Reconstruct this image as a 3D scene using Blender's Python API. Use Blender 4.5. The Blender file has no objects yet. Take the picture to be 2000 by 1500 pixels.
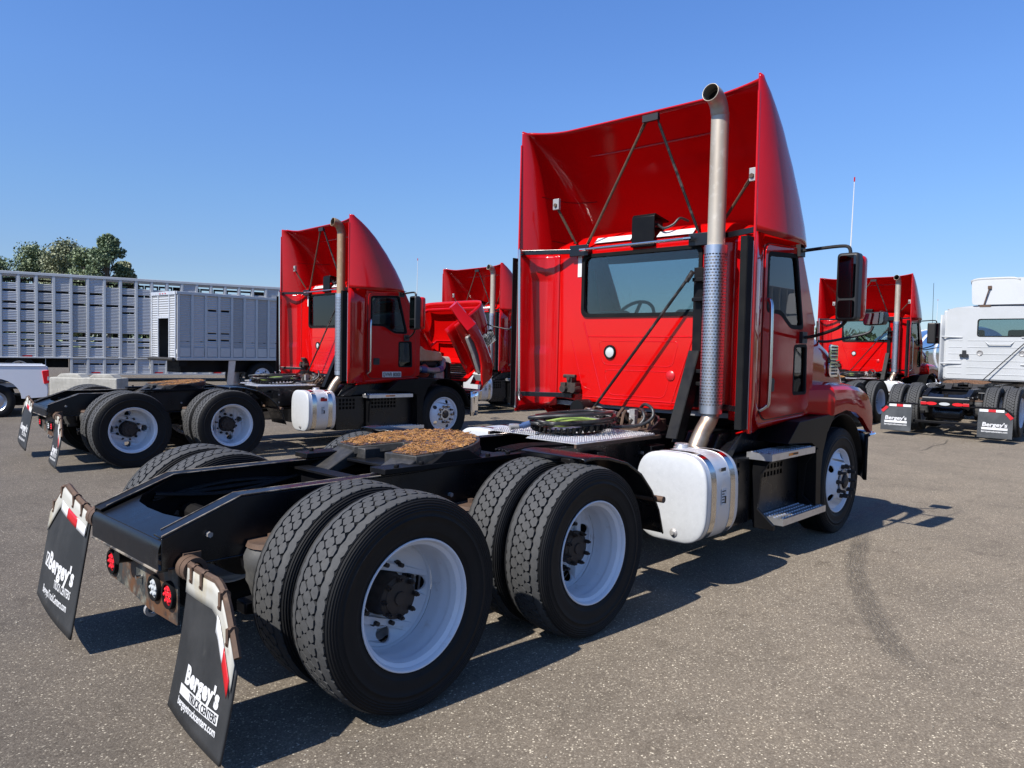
import bpy, bmesh, math, random
from mathutils import Vector as V, Matrix as M
R = math.radians
sc = bpy.context.scene
col = sc.collection
random.seed(7)

# ------------------------------------------------------------------ camera
cam_d = bpy.data.cameras.new('camera'); cam = bpy.data.objects.new('camera', cam_d); col.objects.link(cam)
CP = V((-2.1624, -3.8091, 1.6585)); YAW, PITCH, ROLL = 0.7609, -0.0455, 0.0214
fw = V((math.cos(YAW)*math.cos(PITCH), math.sin(YAW)*math.cos(PITCH), math.sin(PITCH)))
rt = V((math.sin(YAW), -math.cos(YAW), 0)); up = rt.cross(fw)
r2 = math.cos(ROLL)*rt + math.sin(ROLL)*up; u2 = -math.sin(ROLL)*rt + math.cos(ROLL)*up
cam.matrix_world = M(((r2.x, u2.x, -fw.x, CP.x), (r2.y, u2.y, -fw.y, CP.y), (r2.z, u2.z, -fw.z, CP.z), (0, 0, 0, 1)))
cam_d.sensor_width = 36; cam_d.lens = 1477.6/2000*36; cam_d.clip_end = 6000; cam_d.clip_start = .05
sc.camera = cam
# ------------------------------------------------------------------ sky and sun
SUN = V((-0.95, 0.075, 1.0)).normalized()
world = bpy.data.worlds.new('World'); sc.world = world; world.use_nodes = True
wn = world.node_tree; bg = wn.nodes['Background']
sky = wn.nodes.new('ShaderNodeTexSky'); sky.sky_type = 'NISHITA'; sky.sun_disc = False
sky.sun_elevation = math.asin(SUN.z); sky.sun_rotation = math.atan2(SUN.x, SUN.y)
sky.air_density = 1.0; sky.dust_density = 0.35; sky.ozone_density = 3.2; sky.altitude = 60
# one tint by height over the whole dome: a clear, deep blue late summer sky
geo = wn.nodes.new('ShaderNodeTexCoord'); sxyz = wn.nodes.new('ShaderNodeSeparateXYZ'); rmp = wn.nodes.new('ShaderNodeValToRGB'); mul = wn.nodes.new('ShaderNodeMix')
mul.data_type = 'RGBA'; mul.blend_type = 'MULTIPLY'; mul.inputs['Factor'].default_value = 1
el = rmp.color_ramp.elements
for i in range(4): el.new(.5)
for e, (p, c) in zip(el, ((0, (.44, .50, .64)), (.10, (.446, .515, .66)), (.18, (.48, .595, .755)), (.304, (.52, .68, .92)), (.42, (.51, .705, 1)), (1, (.42, .60, .88)))): e.position = p; e.color = (*c, 1)
wn.links.new(geo.outputs['Generated'], sxyz.inputs[0]); wn.links.new(sxyz.outputs[2], rmp.inputs[0])
wn.links.new(sky.outputs[0], mul.inputs['A']); wn.links.new(rmp.outputs[0], mul.inputs['B'])
wn.links.new(mul.outputs['Result'], bg.inputs[0]); bg.inputs[1].default_value = 0.115
sd = bpy.data.lights.new('sun', 'SUN'); sd.energy = 4.6; sd.angle = R(0.53); sd.color = (1, .955, .89)
sun = bpy.data.objects.new('sun', sd); col.objects.link(sun); sun.location = (-10, 0, 20)
sun.rotation_euler = SUN.to_track_quat('Z', 'Y').to_euler()
sc.view_settings.view_transform = 'Standard'; sc.view_settings.look = 'None'
sc.view_settings.exposure = 0.8; sc.view_settings.gamma = 1
sc.cycles.max_bounces = 8; sc.cycles.transparent_max_bounces = 12; sc.cycles.use_denoising = True

# ------------------------------------------------------------------ geometry helpers
class G:
    def __init__(s): s.v = []; s.f = []
    def add(s, vs, fs):
        o = len(s.v); s.v += [tuple(p) for p in vs]; s.f += [tuple(i+o for i in q) for q in fs]; return s
    def box(s, a, b, rot=None):
        x0, y0, z0 = [min(a[i], b[i]) for i in range(3)]; x1, y1, z1 = [max(a[i], b[i]) for i in range(3)]
        p = [V(q) for q in ((x0,y0,z0),(x1,y0,z0),(x1,y1,z0),(x0,y1,z0),(x0,y0,z1),(x1,y0,z1),(x1,y1,z1),(x0,y1,z1))]
        if rot is not None:
            c = (V(a)+V(b))/2; p = [c + rot @ (q-c) for q in p]
        return s.add(p, [(0,3,2,1),(4,5,6,7),(0,1,5,4),(1,2,6,5),(2,3,7,6),(3,0,4,7)])
    def cyl(s, a, b, r, r1=None, n=16, caps=True):
        a, b = V(a), V(b); r1 = r if r1 is None else r1
        return s._sweep([a, b], [r, r1], n, caps)
    def _sweep(s, P, Rs, n, caps, closed=False, flat=None):
        m = len(P); t0 = (P[1]-P[0]).normalized()
        nrm = t0.orthogonal().normalized() if abs(t0.z) > .99 else V((0,0,1)).cross(t0).normalized()
        vs = []; prev = t0
        for i in range(m):
            if closed: t = (P[(i+1) % m]-P[i-1]).normalized()
            elif i == 0: t = t0
            elif i == m-1: t = (P[i]-P[i-1]).normalized()
            else: t = ((P[i+1]-P[i]).normalized()+(P[i]-P[i-1]).normalized()).normalized()
            ax = prev.cross(t)
            if ax.length > 1e-7: nrm = M.Rotation(prev.angle(t), 3, ax.normalized()) @ nrm
            prev = t; bn = t.cross(nrm).normalized()
            for k in range(n):
                an = 2*math.pi*(k+.5)/n; c, si = math.cos(an), math.sin(an)
                if flat: si *= flat
                vs.append(P[i]+Rs[i]*(c*nrm+si*bn))
        fs = []
        for i in range(m if closed else m-1):
            j = (i+1) % m
            for k in range(n):
                l = (k+1) % n; fs.append((i*n+k, i*n+l, j*n+l, j*n+k))
        if caps and not closed:
            fs.append(tuple(reversed(range(n)))); fs.append(tuple((m-1)*n+k for k in range(n)))
        return s.add(vs, fs)
    def tube(s, path, r, n=8, caps=True, closed=False, sm=0, flat=None):
        P = [V(p) for p in path]
        if sm:
            Q = []
            L = len(P)
            for i in range(L if closed else L-1):
                p0 = P[i-1] if (i > 0 or closed) else P[0]; p1 = P[i]; p2 = P[(i+1) % L]
                p3 = P[(i+2) % L] if (i+2 < L or closed) else P[-1]
                for k in range(sm):
                    t = k/sm
                    Q.append(.5*((2*p1)+(p2-p0)*t+(2*p0-5*p1+4*p2-p3)*t*t+(3*p1-p0-3*p2+p3)*t**3))
            if not closed: Q.append(P[-1])
            P = Q
        return s._sweep(P, [r]*len(P), n, caps, closed, flat)
    def lathe(s, prof, n=48, ax='y', c=(0,0,0), closed=False):
        vs = []; m = len(prof)
        for k in range(n):
            a = 2*math.pi*k/n
            for r, h in prof:
                u, w = r*math.cos(a), r*math.sin(a)
                p = {'y': (u, h, w), 'x': (h, u, w), 'z': (u, w, h)}[ax]
                vs.append((p[0]+c[0], p[1]+c[1], p[2]+c[2]))
        fs = []
        for k in range(n):
            l = (k+1) % n
            for i in range(m if closed else m-1):
                j = (i+1) % m; fs.append((k*m+i, l*m+i, l*m+j, k*m+j))
        return s.add(vs, fs)
    def prism(s, poly, ax, a, b):
        n = len(poly)
        mk = {'y': lambda p, h: (p[0], h, p[1]), 'x': lambda p, h: (h, p[0], p[1]), 'z': lambda p, h: (p[0], p[1], h)}[ax]
        return s.add([mk(p, a) for p in poly]+[mk(p, b) for p in poly],
                     [tuple(range(n)), tuple(reversed(range(n, 2*n)))]+[(i, i+n, (i+1) % n+n, (i+1) % n) for i in range(n)])
    def grid(s, fn, nu, nv):
        vs = [fn(i/nu, j/nv) for i in range(nu+1) for j in range(nv+1)]
        return s.add(vs, [(i*(nv+1)+j, (i+1)*(nv+1)+j, (i+1)*(nv+1)+j+1, i*(nv+1)+j+1) for i in range(nu) for j in range(nv)])
    def plate(s, outer, holes, th, fn):
        """flat sheet with holes, (u,v) outline, thickness along w; fn maps (u,v,w) to a point"""
        cu = bpy.data.curves.new('tmp', 'CURVE'); cu.dimensions = '2D'; cu.fill_mode = 'BOTH' if th else 'FRONT'; cu.extrude = th/2
        for loop in [outer]+list(holes):
            sp = cu.splines.new('POLY'); sp.points.add(len(loop)-1); sp.use_cyclic_u = True
            for q, p in zip(sp.points, loop): q.co = (p[0], p[1], 0, 1)
        o = bpy.data.objects.new('tmp', cu); me = o.to_mesh()
        s.add([fn(v.co.x, v.co.y, v.co.z) for v in me.vertices], [tuple(p.vertices) for p in me.polygons])
        o.to_mesh_clear(); bpy.data.objects.remove(o); bpy.data.curves.remove(cu)
        return s
    def text(s, body, size, fn, bold=0.0, shear=0, align='LEFT', space=1.0, width=None, depth=0.0):
        cu = bpy.data.curves.new('tmp', 'FONT'); cu.body = body; cu.size = size; cu.offset = bold; cu.shear = shear
        cu.align_x = align; cu.space_character = space; cu.extrude = depth; cu.resolution_u = 3
        o = bpy.data.objects.new('tmp', cu); me = o.to_mesh()
        xs = [v.co.x for v in me.vertices] or [0, 1]
        k = 1 if not width else width/(max(xs)-min(xs)); x0 = min(xs) if width else 0
        s.add([fn((v.co.x-x0)*k, v.co.y, v.co.z) for v in me.vertices], [tuple(p.vertices) for p in me.polygons])
        o.to_mesh_clear(); bpy.data.objects.remove(o); bpy.data.curves.remove(cu)
        return s
    def mirror(s):
        o = G(); o.v = [(x, -y, z) for x, y, z in s.v]; o.f = [tuple(reversed(q)) for q in s.f]; return o
    def join(s, g): return s.add(g.v, g.f)

def circle(cx, cy, r, n=20, ry=None):
    ry = ry or r
    return [(cx+r*math.cos(2*math.pi*k/n), cy+ry*math.sin(2*math.pi*k/n)) for k in range(n)]
def rrect(x0, y0, x1, y1, r, n=5):
    o = []
    for cx, cy, a0 in ((x1-r, y1-r, 0), (x0+r, y1-r, 90), (x0+r, y0+r, 180), (x1-r, y0+r, 270)):
        for k in range(n+1):
            a = R(a0+90*k/n); o.append((cx+r*math.cos(a), cy+r*math.sin(a)))
    return o
def rpoly(pts, r, n=4):
    o = []; L = len(pts)
    for i in range(L):
        p = V((*pts[i], 0)); a = V((*pts[i-1], 0)); b = V((*pts[(i+1) % L], 0))
        rr = r if not isinstance(r, (list, tuple)) else r[i]
        da = (a-p); db = (b-p); q = min(rr, da.length*.45, db.length*.45)
        pa = p+da.normalized()*q; pb = p+db.normalized()*q
        for k in range(n+1):
            t = k/n; w = (1-t)**2*pa+2*t*(1-t)*p+t*t*pb; o.append((w.x, w.y))
    return o
def lerp(tab, x):
    if x <= tab[0][0]: return tab[0][1]
    for (a, u), (b, w) in zip(tab, tab[1:]):
        if x <= b: return u+(w-u)*(x-a)/(b-a)
    return tab[-1][1]

MESH = {}
def mesh_of(g, m, smooth):
    me = bpy.data.meshes.new('m'); me.from_pydata(g.v, [], g.f); me.update()
    bm = bmesh.new(); bm.from_mesh(me); bmesh.ops.remove_doubles(bm, verts=bm.verts, dist=1e-5)
    bmesh.ops.recalc_face_normals(bm, faces=bm.faces)
    bm.to_mesh(me); bm.free()
    if smooth:
        me.polygons.foreach_set('use_smooth', [True]*len(me.polygons)); me.set_sharp_from_angle(angle=R(smooth))
    me.materials.append(m); return me
def ob(name, g, m, parent=None, smooth=38, bevel=0, solid=0, key=None, org=None, rot=None, loc=None, segs=2, off=0):
    """one mesh object; g is a G or a function that makes one (made once per key)"""
    if key is not None and key in MESH: me = MESH[key]
    else:
        gg = g() if callable(g) else g
        if org: gg.v = [(x-org[0], y-org[1], z-org[2]) for x, y, z in gg.v]
        me = mesh_of(gg, m, smooth)
        if key is not None: MESH[key] = me
    o = bpy.data.objects.new(name, me); col.objects.link(o); o.parent = parent
    if me.materials[0] != m:
        o.material_slots[0].link = 'OBJECT'; o.material_slots[0].material = m
    if org: o.location = org
    if loc: o.location = loc
    if rot: o.rotation_euler = rot
    if solid:
        d = o.modifiers.new('thick', 'SOLIDIFY'); d.thickness = solid; d.offset = off
    if bevel:
        d = o.modifiers.new('edge', 'BEVEL'); d.width = bevel; d.segments = segs; d.limit_method = 'ANGLE'; d.angle_limit = R(35); d.harden_normals = False
    return o
def root(name, label, cat, loc=(0,0,0), rz=0, group=None):
    o = bpy.data.objects.new(name, None); col.objects.link(o); o.location = loc; o.rotation_euler = (0, 0, rz)
    o.empty_display_size = .2
    return tag(o, label, cat, group)
def empty(name, parent, loc=(0,0,0), rot=(0,0,0)):
    o = bpy.data.objects.new(name, None); col.objects.link(o); o.parent = parent; o.location = loc; o.rotation_euler = rot
    o.empty_display_size = .1; return o
def tag(o, label, cat=None, group=None, kind=None):
    if label: o['label'] = label
    if cat: o['category'] = cat
    if group: o['group'] = group
    if kind: o['kind'] = kind
    return o

# ------------------------------------------------------------------ materials
def mat(name, c, rough=.5, metal=0, coat=0, var=None, bump=None, spec=.5, rvar=None, coord='Object', aniso=None):
    """var: list of (colour, noise scale, low, high, detail); bump: (scale, strength, distance)"""
    m = bpy.data.materials.new(name); m.use_nodes = True; t = m.node_tree; b = t.nodes['Principled BSDF']
    b.inputs['Base Color'].default_value = (*c, 1); b.inputs['Roughness'].default_value = rough
    b.inputs['Metallic'].default_value = metal; b.inputs['Specular IOR Level'].default_value = spec
    b.inputs['Coat Weight'].default_value = coat; b.inputs['Coat Roughness'].default_value = .03
    tc = t.nodes.new('ShaderNodeTexCoord'); cur = None
    def noise(scale, det=6, sx=None):
        n = t.nodes.new('ShaderNodeTexNoise'); n.inputs['Scale'].default_value = scale; n.inputs['Detail'].default_value = det
        n.inputs['Roughness'].default_value = .62
        if sx:
            mp = t.nodes.new('ShaderNodeMapping'); mp.inputs['Scale'].default_value = sx
            t.links.new(tc.outputs[coord], mp.inputs[0]); t.links.new(mp.outputs[0], n.inputs['Vector'])
        else: t.links.new(tc.outputs[coord], n.inputs['Vector'])
        return n
    for q in var or []:
        c2, scl, lo, hi = q[:4]; n = noise(scl, 8, q[4] if len(q) > 4 else None)
        mr = t.nodes.new('ShaderNodeMapRange'); mr.inputs[1].default_value = lo; mr.inputs[2].default_value = hi
        t.links.new(n.outputs['Fac'], mr.inputs[0])
        mx = t.nodes.new('ShaderNodeMix'); mx.data_type = 'RGBA'
        t.links.new(mr.outputs[0], mx.inputs['Factor'])
        if cur: t.links.new(cur, mx.inputs['A'])
        else: mx.inputs['A'].default_value = (*c, 1)
        mx.inputs['B'].default_value = (*c2, 1); cur = mx.outputs['Result']
    if cur: t.links.new(cur, b.inputs['Base Color'])
    if rvar:
        n = noise(rvar[0], 5); mr = t.nodes.new('ShaderNodeMapRange'); mr.inputs[1].default_value = .3; mr.inputs[2].default_value = .7
        mr.inputs[3].default_value = rvar[1]; mr.inputs[4].default_value = rvar[2]
        t.links.new(n.outputs['Fac'], mr.inputs[0]); t.links.new(mr.outputs[0], b.inputs['Roughness'])
    if bump:
        n = noise(bump[0], 6); bp = t.nodes.new('ShaderNodeBump'); bp.inputs['Strength'].default_value = bump[1]; bp.inputs['Distance'].default_value = bump[2]
        t.links.new(n.outputs['Fac'], bp.inputs['Height']); t.links.new(bp.outputs[0], b.inputs['Normal'])
        if coat: t.links.new(bp.outputs[0], b.inputs['Coat Normal'])
    return m
def glass(name, tint, refl=1.0, rough=.01):
    m = bpy.data.materials.new(name); m.use_nodes = True; t = m.node_tree; t.nodes.clear()
    out = t.nodes.new('ShaderNodeOutputMaterial'); tr = t.nodes.new('ShaderNodeBsdfTransparent'); tr.inputs[0].default_value = (*tint, 1)
    gl = t.nodes.new('ShaderNodeBsdfGlossy'); gl.inputs['Roughness'].default_value = rough; gl.inputs[0].default_value = (refl, refl, refl, 1)
    fr = t.nodes.new('ShaderNodeFresnel'); fr.inputs[0].default_value = 1.52; mx = t.nodes.new('ShaderNodeMixShader')
    mp = t.nodes.new('ShaderNodeMath'); mp.operation = 'MULTIPLY_ADD'; mp.inputs[1].default_value = 1.0; mp.inputs[2].default_value = .0
    t.links.new(fr.outputs[0], mp.inputs[0]); t.links.new(mp.outputs[0], mx.inputs[0])
    t.links.new(tr.outputs[0], mx.inputs[1]); t.links.new(gl.outputs[0], mx.inputs[2]); t.links.new(mx.outputs[0], out.inputs[0])
    return m

RED = mat('red_paint', (.45, .0025, .0025), .06, 0, 0, spec=.42, var=[((.41, .0028, .003), 1.3, .45, .75)], rvar=(3, .04, .10), bump=(2.6, .05, .004))
RED_IN = mat('red_gelcoat', (.39, .0022, .004), .12, 0, 0, var=[((.33, .0025, .005), 2.2, .4, .8), ((.40, .010, .012), 14, .64, .9)], rvar=(2.5, .08, .2), bump=(1.6, .04, .004))
BLK = mat('black_chassis_paint', (.005, .005, .006), .35, 0, 0, var=[((.010, .009, .008), 5, .45, .7), ((.06, .04, .027), 11, .70, .88)], rvar=(6, .3, .6), spec=.15)
BLKG = mat('black_gloss_paint', (.004, .0045, .006), .25, 0, 0, var=[((.030, .028, .025), 9, .64, .88)], rvar=(4, .2, .42))
PLAST = mat('black_plastic', (.0045, .0045, .0052), .38, var=[((.009, .009, .0085), 4, .4, .8)], spec=.13)
RUB = mat('black_rubber', (.007, .0072, .008), .6, var=[((.012, .012, .0115), 6, .4, .75)], spec=.08)
FLAP = mat('flap_rubber', (.013, .0135, .014), .5, var=[((.04, .04, .04), 3, .4, .8), ((.06, .058, .052), 9, .6, .9, (3, 1, .3))], bump=(90, .15, .002))
TYRE = mat('tyre_sidewall', (.007, .0072, .008), .6, var=[((.011, .011, .011), 5, .4, .75), ((.022, .021, .019), 24, .68, .92)], spec=.2, bump=(140, .2, .001))
TREAD = mat('tyre_tread', (.036, .037, .038), .8, var=[((.050, .050, .050), 12, .35, .75), ((.026, .026, .026), 50, .5, .8), ((.075, .07, .064), 5, .6, .85)], bump=(220, .35, .001))
WHT = mat('white_wheel_paint', (.66, .67, .70), .3, 0, .25, var=[((.64, .65, .67), 5, .45, .8), ((.36, .31, .26), 14, .60, .88)])
HUB = mat('hub_grime', (.016, .012, .010), .6, var=[((.035, .022, .016), 16, .4, .7)], bump=(60, .4, .004))
RUST = mat('rusty_steel', (.10, .058, .036), .75, .2, var=[((.055, .036, .026), 12, .4, .7), ((.18, .12, .075), 30, .58, .85)], bump=(80, .4, .002))
RUSTP = mat('rusty_panel', (.045, .048, .046), .55, .3, var=[((.20, .19, .15), 9, .50, .62), ((.12, .055, .025), 6, .46, .58), ((.02, .02, .02), 11, .55, .7)], bump=(50, .3, .002))
OFFW = mat('stained_white_plate', (.36, .35, .31), .5, var=[((.30, .25, .15), 6, .5, .8), ((.18, .10, .04), 10, .64, .82)])
TWHT = mat('white_reflective_tape', (.56, .56, .56), .35)
TRED = mat('red_reflective_tape', (.42, .008, .012), .35)
WLET = mat('white_lettering', (.52, .52, .52), .5, var=[((.4, .4, .4), 20, .55, .8)])
BLET = mat('black_lettering', (.008, .008, .009), .5)
TANK = mat('brushed_tank', (.66, .67, .69), .42, .7, var=[((.66, .67, .69), 6, .4, .8)], rvar=(12, .4, .62))
TANKE = mat('tank_end_cap', (.47, .48, .485), .5, .2, var=[((.42, .43, .435), 22, .45, .8), ((.53, .54, .55), 60, .55, .8)])
CHR = mat('chrome', (.86, .86, .87), .07, 1)
STEEL = mat('polished_strap', (.62, .60, .58), .16, 1)
SHIELD = mat('stainless_shield', (.62, .63, .66), .34, 1, var=[((.5, .5, .54), 8, .4, .8)])
PIPE = mat('heat_tinted_pipe', (.47, .42, .345), .45, .45, var=[((.34, .28, .21), 4, .4, .75, (1, 1, .25)), ((.55, .50, .43), 18, .55, .8)])
PIPE2 = mat('browned_pipe', (.36, .25, .15), .5, .4, var=[((.27, .17, .10), 4, .4, .75, (1, 1, .25)), ((.44, .34, .24), 18, .55, .8)])
ELBOW = mat('flexible_pipe', (.42, .33, .25), .42, .9, var=[((.26, .17, .11), 9, .45, .75)])
SOOT = mat('soot', (.004, .004, .004), .9)
ALU = mat('aluminium_tread', (.66, .66, .67), .36, .9, var=[((.5, .5, .5), 14, .5, .8)])
DECK = mat('aluminium_deck', (.80, .79, .79), .30, .75, var=[((.62, .58, .57), 9, .5, .8), ((.40, .34, .32), 26, .62, .85)])
GREASE = mat('grease', (.33, .15, .035), .35, 0, .3, var=[((.44, .24, .08), 30, .48, .62), ((.16, .07, .02), 9, .5, .65)], bump=(75, .6, .01))
GFILM = mat('dark_grease_film', (.05, .028, .02), .35, 0, .2, var=[((.20, .095, .03), 22, .44, .58), ((.025, .02, .022), 12, .5, .62)], bump=(60, .8, .01))
CASTI = mat('cast_iron', (.022, .021, .020), .55, .1, var=[((.05, .045, .04), 20, .45, .75)], bump=(60, .35, .003))
HOSE = mat('black_hose', (.016, .016, .017), .42, var=[((.04, .04, .04), 18, .5, .8)])
GREEN = mat('green_cable', (.25, .36, .09), .45)
GREYH = mat('grey_fitting', (.32, .31, .30), .45, .4, var=[((.15, .13, .12), 20, .5, .8)])
BLUE = mat('blue_fitting', (.05, .09, .20), .4)
DMIRR = mat('dark_reflection_glass', (.07, .075, .08), .03, 1)  # dark reflection in the door mirrors is put into the glass colour
LRED = mat('red_lamp_lens', (.62, .012, .018), .12, 0, .4)
LCLR = mat('clear_lamp_lens', (.45, .47, .47), .1, .1, .5)
LAMB = mat('amber_lamp', (.75, .22, .02), .2)
GLS = glass('window_glass', (.62, .70, .70))
MIRR = mat('mirror_glass', (.72, .74, .76), .02, 1)
SEAT = mat('grey_seat_cloth', (.06, .06, .065), .85)
TRIM = mat('grey_cab_trim', (.17, .17, .175), .7)
WPAINT = mat('white_truck_paint', (.40, .41, .415), .3, 0, .2, var=[((.36, .37, .365), 2, .45, .8)])
AIRB = mat('air_spring_rubber', (.045, .045, .044), .7, var=[((.085, .082, .075), 14, .45, .8)])
YEL = mat('yellow_label', (.65, .55, .06), .5)
CREAM = mat('tan_engine_cover', (.55, .30, .16), .45, var=[((.62, .45, .28), 3, .45, .6)])
ORNG = mat('red_engine_enamel', (.42, .07, .045), .4)
# ------------------------------------------------------------------ wheels (axle along y, outer side at -y)
def g_tyre_body(rib=False):
    g = G(); h = []
    side = [(.288, .108), (.296, .122), (.312, .126), (.330, .1325), (.333, .1352), (.337, .1352), (.340, .1358), (.37, .1405), (.398, .141), (.400, .1432), (.404, .1432), (.406, .1405), (.425, .1385), (.43, .1415), (.436, .1378), (.442, .1405), (.448, .1362),
            (.454, .1388), (.460, .1342), (.466, .1362), (.471, .131), (.476, .132), (.482, .125), (.486, .126)]
    if rib:
        tr = [(.495, .112), (.497, .075), (.487, .073), (.487, .065), (.499, .063), (.499, .005), (.488, .003), (.488, -.003)]
        tr += [(r, -y) for r, y in reversed(tr[:-1])]
    else:
        tr = [(.480, .116), (.476, .07), (.476, 0), (.476, -.07), (.480, -.116)]
    prof = [(r, -y) for r, y in side]+[(r, -y) for r, y in tr]+[(r, y) for r, y in reversed(side)]
    g.lathe(prof, 72); return g
def g_tread():
    g = G(); N = 52; R0, R1 = .472, .5005
    def P(a, y, r):
        r -= .012*(abs(y)/.12)**3
        return (r*math.cos(a), y, r*math.sin(a))
    st = 2*math.pi/N
    def block(pts, top=R1):                       # pts (a, y)
        n = len(pts); ca = sum(p[0] for p in pts)/n; cy = sum(p[1] for p in pts)/n
        t = [P(a, y, top) for a, y in pts]; b = [P(ca+(a-ca)*1.02, cy+(y-cy)*1.02, R0) for a, y in pts]
        g.add(t+b, [tuple(range(n))]+[(i, (i+1) % n, (i+1) % n+n, i+n) for i in range(n)])
    rnd = random.Random(3)
    for c in (-1, 0, 1):
        for k in range(N):
            a0 = (k+(.5 if c else 0))*st; y0 = c*.047
            hs = st*.5; tip, f = .955*hs, .30*hs; w = .0285
            wm = w if c >= 0 else .0195; wp = w if c <= 0 else .0195      # outer columns are clipped by the shoulder groove
            fm = tip-(tip-f)*wm/w; fp = tip-(tip-f)*wp/w; sk = .10*hs
            block([(a0-tip, y0-.002), (a0-fm+sk, y0-wm), (a0+fm+sk, y0-wm), (a0+tip, y0-.002), (a0+tip, y0+.002), (a0+fp-sk, y0+wp), (a0-fp-sk, y0+wp), (a0-tip, y0+.002)])
    for s in (-1, 1):                              # shoulder ribs: zigzag inner edge, notched outer edge
        n = N*4; vs = []
        for k in range(n):
            a = 2*math.pi*k/n; zi = .0725+(.0, .004, .008, .004)[k % 4]; zo = .1155 if k % 4 in (0, 1, 2) else .1065
            vs += [P(a, s*zi, R0-.001), P(a, s*zi, R1-.001), P(a, s*.1, R1-.002), P(a, s*zo, R1-.004), P(a, s*(zo+.004), R0-.012)]
        fs = []
        for k in range(n):
            l = (k+1) % n
            for i in range(4): fs.append((k*5+i, l*5+i, l*5+i+1, k*5+i+1))
        g.add(vs, fs)
    return g
def g_rim(steer=False):
    g = G()
    lip = [(.262, .06), (.268, .095), (.286, .112), (.300, .121), (.3025, .127), (.300, .1315), (.294, .131), (.2885, .124), (.284, .110), (.281, .088), (.272, .07), (.2705, .04), (.262, .012), (.2595, -.02), (.262, -.055), (.255, -.075)]
    if not steer:
        g.lathe([(r, -y) for r, y in lip], 64)
        back = [(.262, .02), (.272, .09), (.30, .122), (.302, .13), (.29, .13)]
        g.lathe([(r, y) for r, y in back], 48)
        def fn(u, v, w):
            r = math.hypot(u, v); d = .135
            if r > .2: d = .135-.055*((r-.2)/.057)**1.6
            if .168 < r < .2: d += .006*math.sin((r-.168)/.032*math.pi)
            return (u, d+w, v)
        holes = [circle(.200*math.cos(a), .200*math.sin(a), .040, 20) for a in (R(20+90*k) for k in range(4))]
        ring = [circle(0, 0, r, 64) for r in (.2575, .238, .215)]
        # concentric bands keep the dish round, the hole band is cut as one sheet
        g.lathe([(.2575, .08), (.253, .0845), (.247, .0955), (.2465, .0985)], 64)
        g.plate(circle(0, 0, .2468, 64), [circle(0, 0, .10, 32)]+holes, .012, lambda u, v, w: (u, .135-.036*max(0, (math.hypot(u, v)-.2)/.0468)**1.5+w, v))
        g.lathe([(.176, .129), (.171, .124), (.166, .129)], 48)
    else:
        lip2 = [(.262, .03), (.268, .085), (.286, .105), (.300, .118), (.3025, .124), (.300, .129), (.294, .128), (.288, .12), (.283, .106), (.276, .098), (.270, .085)]
        g.lathe([(r, -y) for r, y in lip2], 64)
        holes = [circle(.226*math.cos(a), .226*math.sin(a), .034, 18, .034) for a in (R(14+72*k) for k in range(5))]
        def fs_(u, v, w):
            r = math.hypot(u, v); d = lerp([(.13, .163), (.17, .158), (.2, .135), (.25, .108), (.272, .085)], r)
            return (u, -d+w, v)
        tmp = G().plate(circle(0, 0, .271, 64), [circle(0, 0, .172, 48)]+holes, .010, fs_); g.join(tmp)
        g.lathe([(.172, -.158), (.165, -.163), (.13, -.164), (.11, -.160), (.11, -.15)], 48)
    return g
def g_hub(steer=False):
    g = G()
    if not steer:
        g.lathe([(.0, -.010), (.03, -.010), (.033, -.002), (.05, -.001), (.076, .002), (.079, .006), (.098, .010), (.102, .018), (.102, .028), (.094, .032), (.096, .10), (.104, .118), (.112, .128), (.112, .15)], 32)
        for k in range(8):
            a = R(22+45*k); c = (.09*math.cos(a), 0, .09*math.sin(a))
            g.cyl((c[0], .012, c[2]), (c[0], -.018, c[2]), .012, n=6); g.cyl((c[0], -.018, c[2]), (c[0], -.03, c[2]), .007, n=6)
        for k in range(10):
            a = R(9+36*k); c = (.1425*math.cos(a), .1425*math.sin(a))
            g.cyl((c[0], .13, c[1]), (c[0], .098, c[1]), .0185, n=6); g.cyl((c[0], .098, c[1]), (c[0], .068, c[1]), .011, n=8)
    else:
        g.lathe([(0, -.20), (.045, -.20), (.06, -.192), (.062, -.16), (.112, -.155)], 32)
        for k in range(10):
            a = R(9+36*k); c = (.1425*math.cos(a), .1425*math.sin(a))
            g.cyl((c[0], -.155, c[1]), (c[0], -.185, c[1]), .021, n=8); g.cyl((c[0], -.185, c[1]), (c[0], -.235, c[1]), .0145, n=8)
    return g
def g_hubface():
    g = G(); pts = []
    for k in range(40):
        r = .112 if k % 4 in (0, 1) else .098
        pts.append((r*math.cos(2*math.pi*k/40), r*math.sin(2*math.pi*k/40)))
    g.plate(pts, [circle(0, 0, .072, 24)], .014, lambda u, v, w: (u, -.172+w, v)); return g
def g_drum():
    g = G(); g.lathe([(.10, .145), (.205, .150), (.21, .16), (.21, .32), (.18, .33), (.06, .33)], 32); return g
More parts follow.
